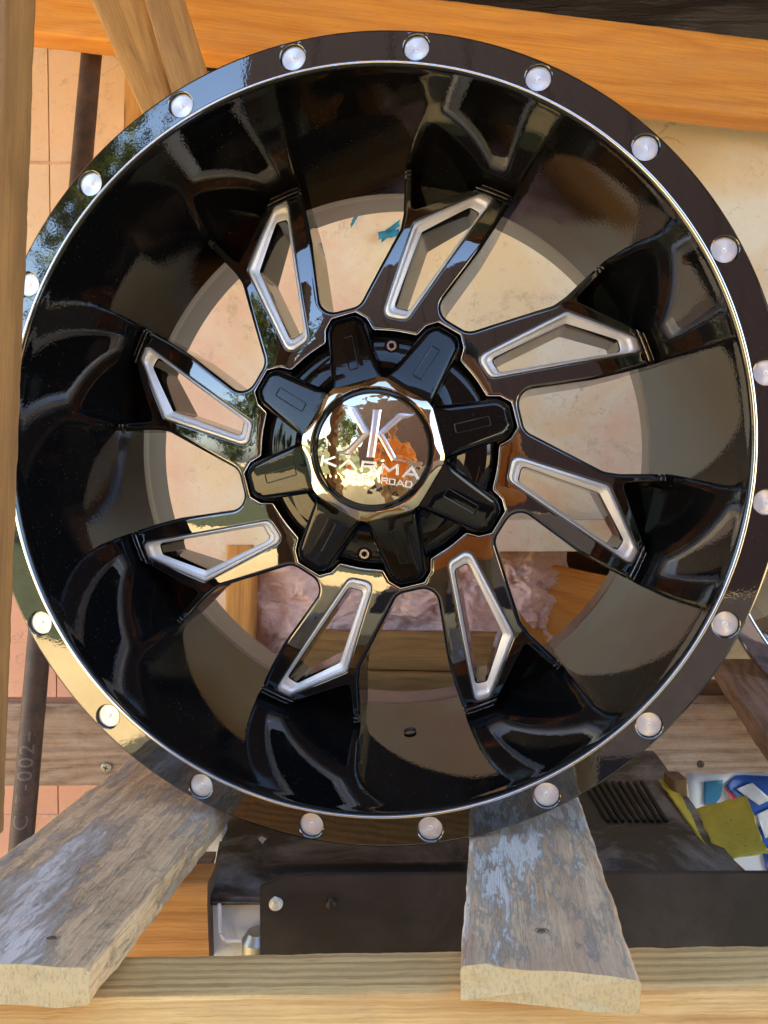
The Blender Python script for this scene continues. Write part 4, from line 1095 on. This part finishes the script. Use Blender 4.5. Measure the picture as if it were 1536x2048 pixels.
# trees
M['leaf'] = simple('leaves', (.075, .10, .025), .6, .5, 3, 0); M['bark'] = simple('bark', (.10, .075, .05), .9, .3, 8)
def tree(x, y, h, seed, label):
    rnd = random.Random(seed); t_ = empty('tree', (x, y, 0)); tag(t_, label, 'tree', 'trees across the yard')
    V = []; Fc = []
    def limb(a, b, r0, r1):
        d = (b - a).normalized(); u = d.orthogonal().normalized(); v = d.cross(u); s_ = len(V)
        for q, r_ in ((a, r0), (b, r1)):
            for i in range(7): an = 2 * math.pi * i / 7; V.append(q + (u * math.cos(an) + v * math.sin(an)) * r_)
        for i in range(7): Fc.append((s_ + i, s_ + (i + 1) % 7, s_ + 7 + (i + 1) % 7, s_ + 7 + i))
    top = Vector((0, 0, h * .55)); limb(Vector((0, 0, 0)), top, h * .035, h * .02); cl = []
    for k in range(9):
        e_ = Vector((rnd.uniform(-.3, .3) * h, rnd.uniform(-.3, .3) * h, rnd.uniform(.45, .98) * h)); limb(Vector((0, 0, h * rnd.uniform(.25, .5))), e_, h * .012, h * .004); cl.append(e_)
    link('trunk', mesh('trunk', V, Fc), M['bark'], t_)
    V = []; Fc = []
    for k in range(4200):
        c_ = rnd.choice(cl); q = c_ + Vector((rnd.gauss(0, .09), rnd.gauss(0, .09), rnd.gauss(0, .07))) * h; s_ = h * .021
        u = Vector((rnd.gauss(0, 1), rnd.gauss(0, 1), rnd.gauss(0, 1))).normalized(); v = u.orthogonal().normalized(); b = len(V)
        V.extend([q - u * s_, q + v * s_ * .6, q + u * s_, q - v * s_ * .6]); Fc.append((b, b + 1, b + 2, b + 3))
    link('crown', mesh('crown', V, Fc, smooth=False), M['leaf'], t_)
tree(-4.75, -8.2, 5.4, 1, 'tallest leafy tree left of the barn, seen only mirrored'); tree(-8.2, -10, 3.3, 2, 'broad leafy tree farther left of the barn, seen only mirrored'); tree(-11, -9, 3.0, 3, 'small leafy tree at the far left of the yard, seen only mirrored'); tree(-12, -6, 3.2, 4, 'outermost leafy tree beyond the left fence, seen only mirrored')
# photographer
def person():
    root = empty('person', (.0, -.55, 0)); tag(root, 'person in orange shirt and dark trousers taking the photograph, mirrored in the cap', 'person')
    J = {'pel': (0, 0, .95, .15), 'sp': (0, 0, 1.12, .14), 'ch': (0, .0, 1.34, .16), 'nk': (0, .01, 1.50, .06), 'hd': (0, .02, 1.60, .085), 'ht': (0, .01, 1.70, .085),
         'lh': (-.1, 0, .9, .095), 'lk': (-.11, .02, .5, .062), 'la': (-.12, 0, .09, .045), 'lf': (-.12, .13, .04, .04), 'rh': (.1, 0, .9, .095), 'rk': (.11, .02, .5, .062), 'ra': (.12, 0, .09, .045), 'rf': (.12, .13, .04, .04),
         'ls': (-.18, 0, 1.43, .06), 'le': (-.25, .12, 1.17, .045), 'lw': (-.13, .33, 1.24, .028), 'rs': (.18, 0, 1.43, .06), 're': (.25, .12, 1.17, .045), 'rw': (.03, .33, 1.24, .028)}
    E_ = [('pel', 'sp'), ('sp', 'ch'), ('ch', 'nk'), ('nk', 'hd'), ('hd', 'ht'), ('pel', 'lh'), ('lh', 'lk'), ('lk', 'la'), ('la', 'lf'), ('pel', 'rh'), ('rh', 'rk'), ('rk', 'ra'), ('ra', 'rf'), ('ch', 'ls'), ('ls', 'le'), ('le', 'lw'), ('ch', 'rs'), ('rs', 're'), ('re', 'rw')]
    ks = list(J); me = bpy.data.meshes.new('body'); me.from_pydata([J[k][:3] for k in ks], [(ks.index(a), ks.index(b)) for a, b in E_], [])
    o = link('body', me, None, root); sk_ = o.modifiers.new('skin', 'SKIN'); sl2 = me.skin_vertices[0].data
    for i, k in enumerate(ks): sl2[i].radius = (J[k][3],) * 2; sl2[i].use_root = (k == 'pel')
    o.modifiers.new('sub', 'SUBSURF').render_levels = 2; o.modifiers['sub'].levels = 2
    m, t, p = newmat('clothed_body'); g = N(t); sep = g.n('SeparateXYZ'); g.l(g.coord(), sep.inputs[0])
    c = g.mix(g.math('GREATER_THAN', sep.outputs[2], .93), (.30, .22, .12), (.85, .30, .05)); c = g.mix(g.math('GREATER_THAN', sep.outputs[2], 1.49), c, (.42, .22, .14))
    g.l(c, p.inputs['Base Color']); p.inputs['Roughness'].default_value = .8; me.materials.append(m)
    bm = bmesh.new(); bmesh.ops.create_uvsphere(bm, u_segments=20, v_segments=12, radius=.098)
    for v in bm.verts: v.co = Vector((v.co.x, v.co.y * 1.1 - .01, v.co.z * .9 + 1.70))
    hm = bpy.data.meshes.new('cap_hat'); bm.to_mesh(hm); bm.free(); hm.polygons.foreach_set('use_smooth', [True] * len(hm.polygons)); link('hat', hm, simple('hat_dark', (.03, .03, .04), .8), root)
    skm = simple('skin', (.45, .25, .16), .6, .1, 20, 0)
    for sx, nm in ((-.11, 'hand'), (.01, 'hand')):
        vs_ = [(sx, .34, 1.25, .022), (sx, .375, 1.28, .026)]; ed = [(0, 1)]
        for f in range(4): b = len(vs_); x_ = sx - .03 + f * .019; vs_ += [(x_, .395, 1.30, .0085), (x_ + .003, .402, 1.325, .008), (x_ + .008, .398, 1.345 - .004 * abs(f - 1.5), .007)]; ed += [(1, b), (b, b + 1), (b + 1, b + 2)]
        b = len(vs_); s_ = 1 if sx < -.05 else -1; vs_ += [(sx + s_ * .03, .37, 1.285, .010), (sx + s_ * .045, .385, 1.30, .008)]; ed += [(0, b), (b, b + 1)]
        hme = bpy.data.meshes.new('hand'); hme.from_pydata([q[:3] for q in vs_], ed, []); ho = link('hand', hme, skm, root); ho.modifiers.new('skin', 'SKIN'); dd = hme.skin_vertices[0].data
        for i, q in enumerate(vs_): dd[i].radius = (q[3],) * 2; dd[i].use_root = (i == 0)
        ho.modifiers.new('sub', 'SUBSURF').render_levels = 1
person()
